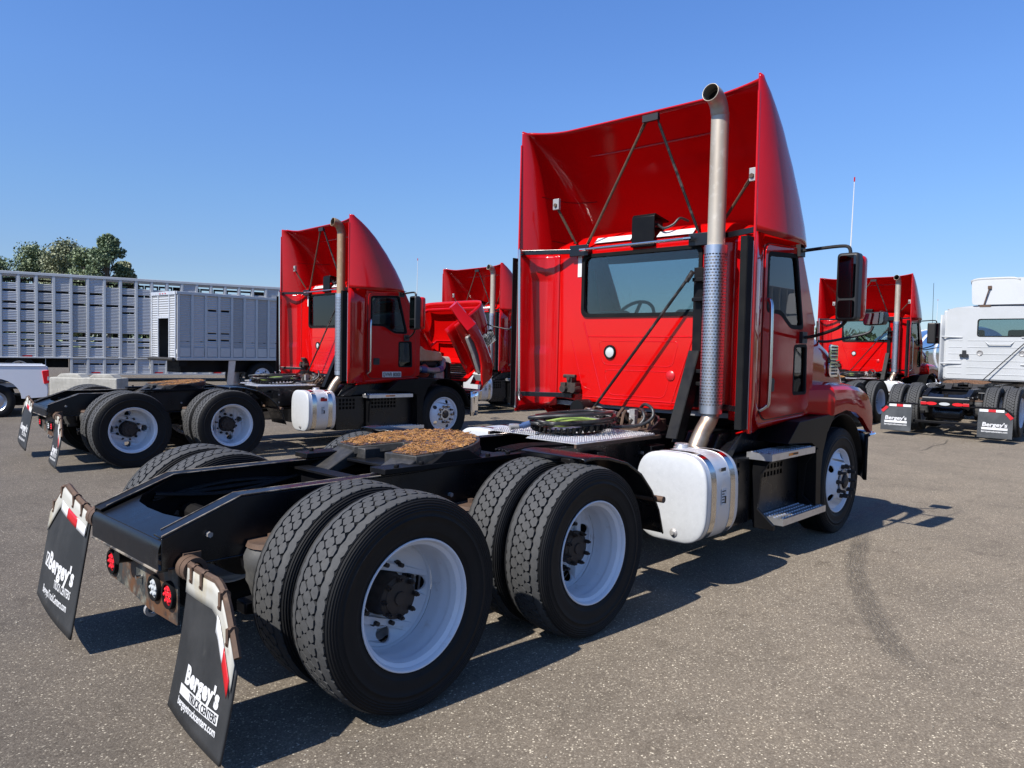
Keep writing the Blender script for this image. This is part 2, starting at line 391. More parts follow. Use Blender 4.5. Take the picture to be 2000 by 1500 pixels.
def wheel(rt, x, y, z, side, kind, spin=0):
    """kind: outer / inner drive wheel or steer wheel; side -1 right, +1 left"""
    w = empty('wheel', rt, (x, y, z), (0, 0, 0 if side < 0 else math.pi))
    sp = (0, spin, 0)
    ob('tyre', lambda: g_tyre_body(kind == 'steer'), TYRE, w, 50, key='tyre_'+('s' if kind == 'steer' else 'd'), rot=sp)
    if kind != 'steer':
        ob('tread', g_tread, TREAD, w, 0, key='tread', rot=sp)
    if kind == 'outer':
        ob('rim', g_rim, WHT, w, 35, key='rim_d', rot=sp); ob('hub', g_hub, HUB, w, 35, key='hub_d', rot=sp)
    elif kind == 'steer':
        ob('rim', lambda: g_rim(True), WHT, w, 35, key='rim_s', rot=sp); ob('hub', lambda: g_hub(True), HUB, w, 35, key='hub_s', rot=sp)
        ob('hub_face', g_hubface, ALU, w, 30, key='hubface', rot=sp)
    else:
        ob('rim', g_rim, WHT, w, 35, key='rim_d', rot=(0, R(40)-spin, math.pi)); ob('brake_drum', g_drum, CASTI, w, 35, key='drum')
    return w
# ------------------------------------------------------------------ day cab tractor: x forward, y left, z up, origin under the rear axle
S_, L_, AZ = 1.314, 5.09, .495
def rail_top(x): return lerp([(-.84, .79), (-.46, .932), (.6, .94), (1.4, .972), (6, .972)], x)
def g_rail(s):
    g = G(); tp = [(-.83, .79), (-.46, .932), (.6, .94), (1.4, .972), (5.85, .972)]; bt = [(5.85, .70), (.2, .665), (-.83, .650)]
    y = .43*s
    g.prism(tp+bt, 'y', y, y-.009*s)
    for i in range(len(tp)-1):
        (a, za), (b, zb) = tp[i], tp[i+1]
        g.add([(a, y+.001*s, za+.010), (b, y+.001*s, zb+.010), (b, y-.09*s, zb+.010), (a, y-.09*s, za+.010), (a, y+.001*s, za), (b, y+.001*s, zb), (b, y-.09*s, zb), (a, y-.09*s, za)],
              [(0,1,2,3), (4,7,6,5), (0,4,5,1), (1,5,6,2), (2,6,7,3), (3,7,4,0)])
    g.box((-.8, y+.001*s, .645), (5.8, y-.09*s, .655)); return g
def g_rear_cross():
    g = G(); zz = lambda x: .772+max(0, x+.83)*.365
    outer = [(-.825, -.42), (-.825, .42), (-.43, .42), (-.45, .405)]+[(-.55, .37), (-.63, .33), (-.675, .25), (-.69, .1), (-.69, -.1), (-.675, -.25), (-.63, -.33), (-.55, -.37)]+[(-.45, -.405), (-.43, -.42)]
    g.plate(outer, [], .012, lambda u, v, w: (u, v, zz(u)+w))
    g.grid(lambda u, v: (-.822-.02*math.sin(min(1, v*3)*math.pi/2), -.425+.85*u, .778-.13*max(0, v-.04)-.006*min(1, v*3)**2), 2, 12)
    g.box((-.842, -.425, .640), (-.80, .425, .650))
    return g
def flap_shape(left):
    """returns x(y,z) surface, list of (a, ztop), ybounds, zbottom table"""
    if left:
        y0, y1 = .50, 1.14; top = [(0, .725), (.66, .815), (1, .63)]; bot = [(0, .10), (1, .19)]
        X = lambda y, z: -.805-.12*((.82-z)/.72)-.015*math.sin((y-y0)/(y1-y0)*math.pi)
    else:
        y0, y1 = -.53, -1.10; top = [(0, .655), (.60, .665), (.72, .62), (1, .395)]; bot = [(0, .085), (1, .055)]
        X = lambda y, z: -.745-.10*max(0, (.70-z)/.65)**1.5-.035*max(0, (abs(y)-.51)/.59)-.012*math.sin((abs(y)-.51)/.59*math.pi)
    return X, top, bot, y0, y1
def mud_flap(rt, left, variant=0):
    X, top, bot, y0, y1 = flap_shape(left)
    k0 = 'flap%d' % left; dx = -1
    fl = ob('mud_flap', lambda: G().grid(lambda a, b: ((lambda y, z: (X(y, z), y, z))(y0+(y1-y0)*a, lerp(top, a)+(lerp(bot, a)-lerp(top, a))*b)), 24, 16), FLAP, rt, 45, solid=.010, key=k0)
    def band(a0, a1, h0, h1, off, n=14):
        def fn(u, v):
            a = a0+(a1-a0)*u; y = y0+(y1-y0)*a; z = lerp(top, a)-h0-(h1-h0)*v
            return (X(y, z)-off, y, z)
        return G().grid(fn, n, 3)
    ob('top_plate', lambda: band(.02, .985, -.02, .085, .011), OFFW, fl, 40, solid=.004, key=k0+'tp')
    segs = ((.05, .20, 0), (.20, .42, 1), (.42, .62, 0)) if left else ((.68, .83, 0), (.83, .96, 1))
    if left: segs = ((.02, .20, 0), (.20, .44, 1), (.44, .62, 0))
    for i, (a, b, c) in enumerate(segs):
        hh = (.045, .10) if left else (.062, .128)
        ob('reflective_strip', (lambda a=a, b=b, hh=hh: band(a, b, hh[0], hh[1], .016, 6)), TRED if c else TWHT, fl, 40, solid=.002, key=k0+'rs%d' % i)
    s = 1 if left else -1
    path = []
    for i in range(15):
        a = i/14*.93+.04; y = y0+(y1-y0)*a; z = lerp(top, a)+.026
        path.append((X(y, z)+.004, y, z))
    path = [(path[0][0]+.01, y0-.07*s, path[0][2]+.002)]+path
    hb = ob('hanger_bar', lambda: G().tube(path, .0165, 6), RUST, fl, 30, key=k0+'hb')
    for a in ((.16, .36, .70, .88) if left else (.14, .36, .70, .86)):
        def clip(a=a):
            g = G(); y = y0+(y1-y0)*a; z = lerp(top, a)+.026; x = X(y, z)+.004
            g.cyl((x-.002, y-.011, z), (x-.002, y+.011, z), .0215, n=8); g.box((x-.026, y-.010, z-.058), (x-.014, y+.010, z+.012)); g.cyl((x-.031, y, z-.046), (x-.02, y, z-.046), .007, n=6)
            return g
        ob('hanger_clip', clip, RUST, fl, 30, key=k0+'cl%.2f' % a)
    def spring():
        g = G(); c = (path[0][0]+.015, .465*s, path[0][2]-.03)
        for dy in (0, .045): g.lathe([(.034, -.02), (.055, -.02), (.055, .02), (.034, .02)], 20, 'y', (c[0], c[1]+dy*s, c[2]), True)
        g.box((c[0]-.02, .434*s, c[2]-.055), (c[0]+.06, .452*s, c[2]+.06)); return g
    ob('hanger_spring', spring, RUST, fl, 30, key=k0+'sp')
    # printed lettering follows the flap surface, read from behind (left to right is +y to -y)
    W = abs(y1-y0); yl = max(y0, y1)
    def onflap(u0, z0, tilt=0):
        def fn(u, v, w):
            y = yl-(u0+u); z = z0+v+tilt*(u0+u); return (X(y, z)-.0075-w, y, z)
        return fn
    def words():
        out = []
        if left:
            t = -.05
            out.append(G().text("Bergey's", .125, onflap(.16, .385, t), bold=.0055, width=.41, space=1.06, shear=.06))
            out.append(G().text("TRUCK CENTERS", .058, onflap(.31, .315, t), bold=.0012, width=.25))
            out.append(G().text("BergeysTruckCenters.com", .058, onflap(.13, .245, t), bold=.0012, width=.41))
            out.append(G().plate([(.085, .382), (.15, .382), (.15, .455), (.085, .455)], [[(.094, .392), (.130, .446), (.094, .446)], [(.116, .390), (.142, .390), (.142, .430)]], 0, lambda u, v, w: onflap(0, 0, t)(u, v, w)))
        else:
            t = 0
            out.append(G().text("Bergey's", .10, onflap(.15, .235, t), bold=.0050, width=.335, space=1.06, shear=.06))
            out.append(G().grid(lambda a, b: onflap(.115+.385*a, .178+.042*b, t)(0, 0, 0), 10, 2))
            out.append(G().text("bergeystruckcenters.com", .044, onflap(.115, .138, t), bold=.0011, width=.385))
        return out
    names = ('lettering', 'lettering', 'lettering', 'logo') if left else ('lettering', 'lettering_bar', 'lettering')
    made = None if k0+'wd0' in MESH else words()
    for i, nm in enumerate(names): ob(nm, made[i] if made else None, WLET, fl, 0, key=k0+'wd%d' % i)
    if not left:
        ob('lettering', lambda: G().text("TRUCK CENTERS", .046, lambda u, v, w: (lambda p: (p[0]-.0015, p[1], p[2]))(onflap(.225, .183)(u, v, w)), bold=.0008, width=.265), BLET, fl, 0, key=k0+'wb')
    return fl
def lamp(parent, name, c, r, lens, ax=-1, ring=RUB, dots=True, key=None):
    x, y, z = c
    def f():
        g = G(); g.lathe([(r*.80, 0), (r*.80, -.016), (r, -.016), (r*1.04, -.006), (r*1.04, .004)], 24, 'x', c); return g
    o = ob(name, f, ring, parent, 40, key=key and key+'r')
    def l():
        g = G(); g.lathe([(.0001, -.013), (r*.5, -.012), (r*.81, -.006)], 24, 'x', c)
        if dots:
            for k in range(7):
                a = 2*math.pi*k/6; rr = r*.48 if k < 6 else 0
                g.lathe([(.0001, -.021), (r*.12, -.018), (r*.19, -.010)], 8, 'x', (x, y+rr*math.cos(a), z+rr*math.sin(a)))
        return g
    ob('lens', l, lens, o, 30, key=key and key+'l'); return o
def section_tank(t, cy, cz, hy, hz, n=3.4):
    c, s = math.cos(t), math.sin(t)
    return (cy+hy*math.copysign(abs(c)**(2/n), c), cz+hz*math.copysign(abs(s)**(2/n), s))
def tank(rt, s, variant=0):
    cy, cz, hy, hz = -.975, .645, .285, .315
    x0, x1 = 2.455, 2.93
    def loft(st, n=48):
        g = G(); m = len(st); vs = []
        for x, k in st:
            for i in range(n):
                y, z = section_tank(2*math.pi*i/n, cy, cz, hy*k if k > 0 else 0, hz*k if k > 0 else 0); vs.append((x, y*(-s), z))
        fs = [(j*n+i, j*n+(i+1) % n, (j+1)*n+(i+1) % n, (j+1)*n+i) for j in range(m-1) for i in range(n)]
        return g.add(vs, fs)
    k = 'tank%d' % s
    t = ob('fuel_tank', lambda: loft([(x0+.012, .985), (x0+.02, .993), (x0+.03, 1), (x1-.03, 1), (x1-.01, .98), (x1, .93), (x1+.004, .0)]), TANK, rt, 40, key=k)
    ob('end_cap', lambda: loft([(x0+.02, 1.003), (x0+.006, 1.006), (x0, .995), (x0-.004, .97), (x0-.010, .90), (x0-.014, .5), (x0-.015, 0)]), TANKE, t, 40, key=k+'e')
    for i, (a, b) in enumerate(((x0+.065, x0+.135), (x1-.14, x1-.07))):
        ob('strap', (lambda a=a, b=b: loft([(a, 1.0), (a, 1.012), (b, 1.012), (b, 1.0)])), STEEL, t, 25, key=k+'s%d' % i)
    def cap():
        g = G(); g.lathe([(.052, .955), (.052, .985), (.045, .99), (.0001, .99)], 20, 'z', (x0+.33, s*.86, .0))
        g.lathe([(.06, .945), (.06, .962), (.052, .965)], 20, 'z', (x0+.33, s*.86, 0)); return g
    ob('filler_cap', cap, ALU, t, 35, key=k+'c')
    ob('drain_plug', lambda: G().lathe([(.0001, -.03), (.014, -.03), (.016, -.02), (.03, -.012), (.03, 0)], 12, 'x', (x0-.005, s*1.02, .40)), GREYH, t, 30, key=k+'d')
    ob('sticker', lambda: G().plate(rrect(x0+.205, .60, x0+.275, .72, .004), [], .001, lambda u, v, w: (u, s*(-cy+hy+.0035+w), v)), TWHT, t, 0, key=k+'k')
    def lines():
        g = G()
        for i in range(5): g.box((x0+.212, s*(-cy+hy+.004), .615+.02*i), (x0+.212+(.03 if i % 2 else .05), s*(-cy+hy+.0055), .622+.02*i))
        g.box((x0+.25, s*(-cy+hy+.004), .61), (x0+.27, s*(-cy+hy+.0055), .66))
        g.box((x0+.21, s*(-cy+hy*.965), .838), (x0+.27, s*(-cy+hy*.985), .862)); return g
    ob('sticker_print', lines, BLET, t, 0, key=k+'kp')
    if variant == 2:
        o = ob('sticker', lambda: G().plate(rrect(x0+.20, .80, x0+.31, .845, .004), [], .001, lambda u, v, w: (u, s*(-cy+hy*.992+.004+w), v)), TRED, t, 0, key=k+'rk')
    return t
def handle(rt, name, pts, r, m, key, n=10, sm=0):
    return ob(name, lambda: G().tube(pts, r, n, sm=sm), m, rt, 50, key=key)
def g_fifth():
    """returns plate outline helper"""
    cx, Rr = .885, .46
    o = [(cx+Rr*math.cos(R(a)), Rr*math.sin(R(a))) for a in range(-112, 113, 8)]
    o += [(.62, .405), (.60, .19), (.70, .115), (.84, .055), (.87, .03), (.87, -.03), (.84, -.055), (.70, -.115), (.60, -.19), (.62, -.405)]
    return o
def f5z(x): return 1.052+.085*(x-.9)
def fifth_wheel(rt, gm=None):
    o = g_fifth()
    p = ob('fifth_wheel', lambda: G().plate(o, [], .05, lambda u, v, w: (u, v, f5z(u)-.026+w)), CASTI, rt, 30, bevel=.006, key='fw')
    def grease():
        g = G(); rnd = random.Random(5)
        for k in range(1500):                        # squeezed strings of grease
            a = rnd.uniform(0, 2*math.pi); r = .43*math.sqrt(rnd.random()); x = .885+r*math.cos(a); y = r*math.sin(a)
            if x < .64 or (x < .9 and abs(y) < .06+.14*(.9-x)/.3): continue
            b = rnd.uniform(0, 6.28); l = rnd.uniform(.015, .05); pts = []
            for i in range(4):
                pts.append((x, y, f5z(x)+.007+rnd.uniform(0, .006))); b += rnd.uniform(-1.1, 1.1); x += l*.4*math.cos(b); y += l*.4*math.sin(b)
            g.tube(pts, rnd.uniform(.0018, .0032), 4)
        return g
    def film():
        inn = [(.885+(x-.885)*.95-.002, y*.95) for x, y in o]
        inn = [(x, y+(0.014 if y > 0 else -.014) if abs(y) < .2 and x < .88 else y) for x, y in inn]
        return G().plate(inn, [], .004, lambda u, v, w: (u, v, f5z(u)+.003+w))
    ob('grease_film', film, gm or GFILM, p, 30, key='fwf')
    ob('grease', grease, gm or GREASE, p, 50, key='fwg')['kind'] = 'stuff'
    def skirt():
        g = G()
        for s in (-1, 1):
            g.prism([(.62, f5z(.62)-.02), (.40, f5z(.4)-.115), (.385, f5z(.4)-.16), (.62, f5z(.62)-.12)], 'y', s*.19, s*.405)
            g.box((.62, s*.10, .93), (1.16, s*.38, 1.02))
        g.box((1.1, -.3, .95), (1.25, .3, 1.03)); return g
    ob('approach_ramp', skirt, CASTI, p, 30, bevel=.008, key='fws')
    def base():
        g = G()
        for s in (-1, 1):
            g.prism([(.62, .955), (1.18, .955), (1.06, 1.0), (.98, 1.045), (.80, 1.045), (.72, 1.0)], 'y', s*.405, s*.465)
            g.box((.35, s*.33, .955), (1.45, s*.47, .985))
            for i in range(6): g.cyl((.45+.18*i, s*.44, .985), (.45+.18*i, s*.44, 1.003), .016, n=6)
        g.box((.55, -.4, .94), (.72, .4, .957)); return g
    ob('mounting_base', base, BLK, p, 30, bevel=.003, key='fwb')
    return p
def deck(rt):
    def pl(x0, x1, y0, y1, z, sk=0):
        g = G(); n = 22
        for i in range(n):
            a = y0+(y1-y0)*i/n; b = y0+(y1-y0)*(i+.62)/n; c = y0+(y1-y0)*(i+1)/n
            g.box((x0, a, z), (x1, c, z+.004))
            g.prism([(a, z+.0035), (b, z+.0035), (b-.002, z+.013), (a+.002, z+.013)], 'x', x0+.004, x1-.004)
            for k in range(18):
                xx = x0+.03+(x1-x0-.06)*k/17; g.box((xx, a+.001, z+.012), (xx+.013, b-.001, z+.018))
        return g
    ob('deck_plate', lambda: pl(1.98, 2.98, -.50, -.02, 1.002), DECK, rt, 0, key='deckA')
    ob('deck_plate', lambda: pl(2.12, 3.05, .02, .50, 1.006), DECK, rt, 0, key='deckB')
    for s, x in ((-1, 1.975), (1, 2.1)):
        ob('deck_edge', (lambda s=s, x=x: G().box((x, s*.505, .975), (3.06, s*.485, .999))), RUST, rt, 0, key='deckE%d' % s)
def hoses(rt):
    rnd = random.Random(11)
    cx, cy = 2.50, -.05
    rots = ob('air_line_coil', lambda: (lambda g: [g.tube([(cx+(.34+.04*math.sin(3*q+k*1.3))*math.cos(q)*(1+.04*k)+.02*math.sin(k*2.1), cy+(.20+.03*math.sin(2*q+k))*math.sin(q)*(1+.05*k)+.018*math.cos(k*1.7), 1.045+.022*k+.028*math.sin(q+k*1.9)) for q in [2*math.pi*i/16 for i in range(16)]], .015, 8, closed=True, sm=3) for k in range(6)] and g)(G()), HOSE, rt, 60, key='hs1')
    sw_ = ob('spiral_wrap', lambda: (lambda g: [g.tube([(cx+.37*math.cos(q+.05*j)*1.06, cy+.24*math.sin(q+.05*j), 1.085+.03*math.sin(q+1)) for j in range(2)], .024, 8) for q in [.075*i for i in range(84)] if int(q*13) % 2 == 0] and g)(G()), RUB, rots, 60, key='hs2'); sw_['kind'] = 'stuff'
    ob('electric_cable', lambda: G().tube([(cx+.27*math.cos(q), cy+.13*math.sin(q)-.01, 1.095+.01*math.sin(3*q)) for q in [.4+.33*i for i in range(18)]], .012, 8, sm=2).tube([(2.3, .1, 1.09), (2.55, .02, 1.12), (2.75, -.06, 1.10), (2.8, -.14, 1.08)], .012, 8, sm=4), GREEN, rots, 60, key='hs3')
    ob('coupling', lambda: G().cyl((2.20, .22, 1.06), (2.27, .19, 1.08), .026, n=10).cyl((2.16, .235, 1.055), (2.20, .22, 1.06), .018, n=10), BLUE, rots, 40, key='hs4')
    ob('coupling', lambda: G().cyl((2.10, .26, 1.05), (2.165, .233, 1.055), .02, n=10), GREYH, rots, 40, key='hs5')
    ob('air_line', lambda: G().tube([(2.72, -.22, 1.06), (2.95, -.36, 1.07), (3.05, -.42, 1.13), (3.08, -.40, 1.20), (3.12, -.30, 1.23), (3.2, -.2, 1.18)], .014, 8, sm=5).tube([(2.76, -.24, 1.06), (2.95, -.33, 1.06), (3.01, -.37, 1.12), (3.05, -.33, 1.18), (3.15, -.24, 1.18)], .014, 8, sm=5).tube([(3.0, -.4, 1.0), (3.25, -.35, 1.12), (3.3, .1, 1.12)], .012, 8, sm=4), HOSE, rots, 60, key='hs6')
    for k in range(22):
        def valve(k=k):
            rn = random.Random(100+k); g = G(); x, y, z = 3.02+rn.random()*.28, -.28+rn.random()*.62, 1.03+rn.random()*.12; a = rn.uniform(.015, .033)
            if k % 2: g.cyl((x, y, z-.05), (x+rn.uniform(-.05, .05), y+rn.uniform(-.05, .05), z+rn.uniform(0, .05)), a, n=10)
            else: g.box((x-a, y-a, z-a-.03), (x+a, y+a, z+a*1.3)).cyl((x, y, z), (x, y+a*2.2, z+a*.4), a*.5, n=8)
            return g
        ob('air_valve', valve, (GREYH, HUB, GREYH, CASTI)[k % 4], rt, 40, key='hs7%d' % k)
    def junk():
        g = G(); g.box((3.0, -.42, .985), (3.18, .42, 1.03)); g.box((3.18, -.36, 1.0), (3.36, -.1, 1.10))
        for k in range(9):
            y = -.38+.09*k; g.tube([(3.06, y, 1.02), (3.15+rnd.random()*.1, y+.03, 1.1+rnd.random()*.07), (3.3, y+rnd.uniform(-.1, .1), 1.02+rnd.random()*.12), (3.5, y, 1.0)], .013, 6, sm=3)
        return g
    ob('air_manifold', junk, RUST, rt, 40, key='hs8')
    def can():
        g = G(); g.lathe([(.0001, -.1), (.075, -.098), (.082, -.085), (.082, .06), (.0001, .07)], 24, 'x', (3.32, .50, 1.135)); return g
    ob('brake_canister', can, PLAST, rt, 40, key='hs9')
    p = ob('bulkhead_plate', lambda: G().box((3.36, .12, .98), (3.375, .75, 1.09)), BLK, rt, 0, key='hs10')
    lamp(p, 'marker', (3.355, .66, 1.045), .045, TRED, key='hs11', dots=False)
def suspension(rt):
    for i, x in enumerate((0, S_)):
        def ax(x=x):
            g = G(); g.cyl((x, -.62, AZ), (x, .62, AZ), .065, n=16)
            g.lathe([(.06, -.30), (.10, -.2), (.20, -.1), (.22, 0), (.20, .1), (.10, .2), (.06, .30)], 20, 'y', (x, 0, AZ)); g.cyl((x, 0, AZ), (x+.45, 0, AZ+.08), .15, .07, n=14)
            for s in (-1, 1): g.lathe([(.0001, -.12), (.08, -.11), (.085, .06), (.0001, .08)], 16, 'x', (x-.22, s*.36, AZ+.06))
            return g
        ob('drive_axle', ax, BLK, rt, 40, key='ax%d' % i)
        for s in (-1, 1):
            b = ob('air_spring', (lambda x=x, s=s: G().lathe([(.0001, .70), (.10, .70), (.115, .685), (.13, .655), (.128, .60), (.118, .575), (.12, .54), (.105, .51), (.09, .46), (.09, .42), (.0001, .42)], 28, 'z', (x-.34, s*.50, 0))), AIRB, rt, 40, key='as%d%d' % (i, s))
            ob('spring_plate', (lambda x=x, s=s: G().lathe([(.0001, .728), (.11, .722), (.12, .70), (.11, .698)], 20, 'z', (x-.34, s*.50, 0)).cyl((x-.34, s*.5, .72), (x-.34, s*.5, .75), .02, n=6)), RUST, b, 40, key='ap%d%d' % (i, s))
            ob('shock_absorber', (lambda x=x, s=s: G().cyl((x-.16, s*.50, .36), (x-.10, s*.50, .72), .035, n=12).cyl((x-.10, s*.50, .70), (x-.085, s*.50, .86), .045, n=12).cyl((x-.09, s*.43, .86), (x-.09, s*.60, .86), .022, n=10).cyl((x-.09, s*.60, .86), (x-.09, s*.625, .86), .012, n=8)), BLKG, rt, 40, key='sh%d%d' % (i, s))
            ob('trailing_arm', (lambda x=x, s=s: G().prism([(x-.5, .40), (x-.2, .38), (x+.1, .40), (x+.42, .55), (x+.42, .63), (x+.05, .48), (x-.5, .46)], 'y', s*.46, s*.55)), BLK, rt, 30, bevel=.01, key='ta%d%d' % (i, s))
    ob('drive_shaft', lambda: G().cyl((S_+.4, 0, AZ+.08), (4.0, 0, .72), .055, n=14), BLK, rt, 40, key='dsh')
    for i, x in enumerate((-.36, .32, 1.0, 1.65, 2.5, 3.4)):
        ob('crossmember', (lambda x=x: G().box((x-.06, -.42, .70), (x+.06, .42, .715)).box((x-.006, -.42, .715), (x+.006, .42, .90)).box((x-.05, -.42, .90), (x+.05, .42, .912)) if x != -.36 else G().cyl((x, -.4, .72), (x, .4, .72), .05, n=12)), BLK, rt, 30, key='cm%d' % i)
    ob('air_tank', lambda: G().lathe([(.0001, -.34), (.09, -.33), (.125, -.28), (.13, -.2), (.13, .2), (.125, .28), (.09, .33), (.0001, .34)], 24, 'y', (2.05, 0, .70)), BLK, rt, 40, key='atk')
    def bolts():
        g = G(); rnd = random.Random(2)
        for s in (-1, 1):
            for x in [-.62, -.2, .15, .5, .86, 1.2, 1.55, 1.75, 1.95, 2.05, 2.2, 2.36, 2.9, 3.1]:
                for z in ((.74, .86) if x > 1.5 else (.78,)): g.cyl((x, s*.43, z), (x, s*.452, z), .014, n=6)
        return g
    ob('frame_bolts', bolts, GREYH, rt, 30, key='fbl')
    for s in (-1, 1):
        for k in range(3):
            ob('air_line', (lambda s=s, k=k: G().tube([(-.55, s*(.405-.02*k), .80+.02*k), (-.1, s*(.40-.02*k), .86-.03*k), (.5, s*(.395-.015*k), .82+.025*k), (1.1, s*(.40-.02*k), .86-.02*k), (1.8, s*(.39-.02*k), .88)], .011, 6, sm=4)), HOSE, rt, 50, key='aln%d%d' % (s, k))
        for i, x in enumerate((-.2, 1.12)):
            ob('brake_chamber', (lambda s=s, x=x: G().lathe([(.0001, -.10), (.075, -.095), (.08, -.02), (.09, 0), (.08, .02), (.078, .10), (.0001, .11)], 18, 'x', (x+.42, s*.33, .62))), BLK, rt, 40, key='bch%d%d' % (s, i))
    def boxes():
        g = G()
        for x, z, a, b in ((1.78, .80, .10, .09), (1.95, .86, .06, .05), (2.12, .80, .09, .10), (2.26, .87, .05, .06), (3.0, .8, .1, .12)):
            g.box((x-a, -.435, z-b), (x+a, -.52, z+b)); g.box((x-a, .435, z-b), (x+a, .52, z+b))
        for k in range(5): g.tube([(1.4, -.40+.03*k, .99), (1.7, -.36+.03*k, 1.0), (2.05, -.38+.02*k, .985)], .010, 6, sm=3)
        return g
    ob('valve_box', boxes, BLK, rt, 30, key='vbx', bevel=.006)
def fender_arc(rt, s):
    P = [(1.30, 1.028), (1.34, 1.034), (1.42, 1.036), (1.54, 1.022), (1.74, .972), (1.90, .885), (2.03, .76), (2.12, .62), (2.18, .455)]
    def f(inset=0):
        g = G(); pr = [(s*.60, 0), (s*1.08, 0), (s*1.105, -.006), (s*1.11, -.025)]
        def pt(u, v):
            i = min(int(u*8), 7); t = u*8-i; x = P[i][0]+(P[i+1][0]-P[i][0])*t; z = P[i][1]+(P[i+1][1]-P[i][1])*t
            a = min(int(v*3), 2); w = v*3-a; y = pr[a][0]+(pr[a+1][0]-pr[a][0])*w; d = pr[a][1]+(pr[a+1][1]-pr[a][1])*w
            n = V((1.3-x, 0, .5-z)).normalized(); return (x-n.x*d*(1), y, z-n.z*d*(-1) if False else z-abs(n.z)*abs(d)*.8)
        return g.grid(pt, 16, 3)
    q = ob('quarter_fender', f, BLKG, rt, 40, solid=.006, key='qf%d' % s)
    ob('fender_bracket', lambda: G().tube([(1.62, s*.42, .84), (1.62, s*.7, .86), (1.62, s*.85, .97)], .024, 8), RUST, q, 40, key='qb%d' % s)
    ob('fender_bracket', lambda: G().tube([(2.08, s*.42, .70), (2.08, s*1.16, .70)], .022, 10), RUST, q, 40, key='qc%d' % s)
    return q
DW = [(3.645, 2.015), (3.645, 2.47), (4.175, 2.505), (4.345, 1.90), (4.10, 1.90), (3.89, 2.012)]
PW = [(4.195, 1.335), (4.195, 1.735), (4.43, 1.745), (4.45, 1.335)]
YS = 1.07
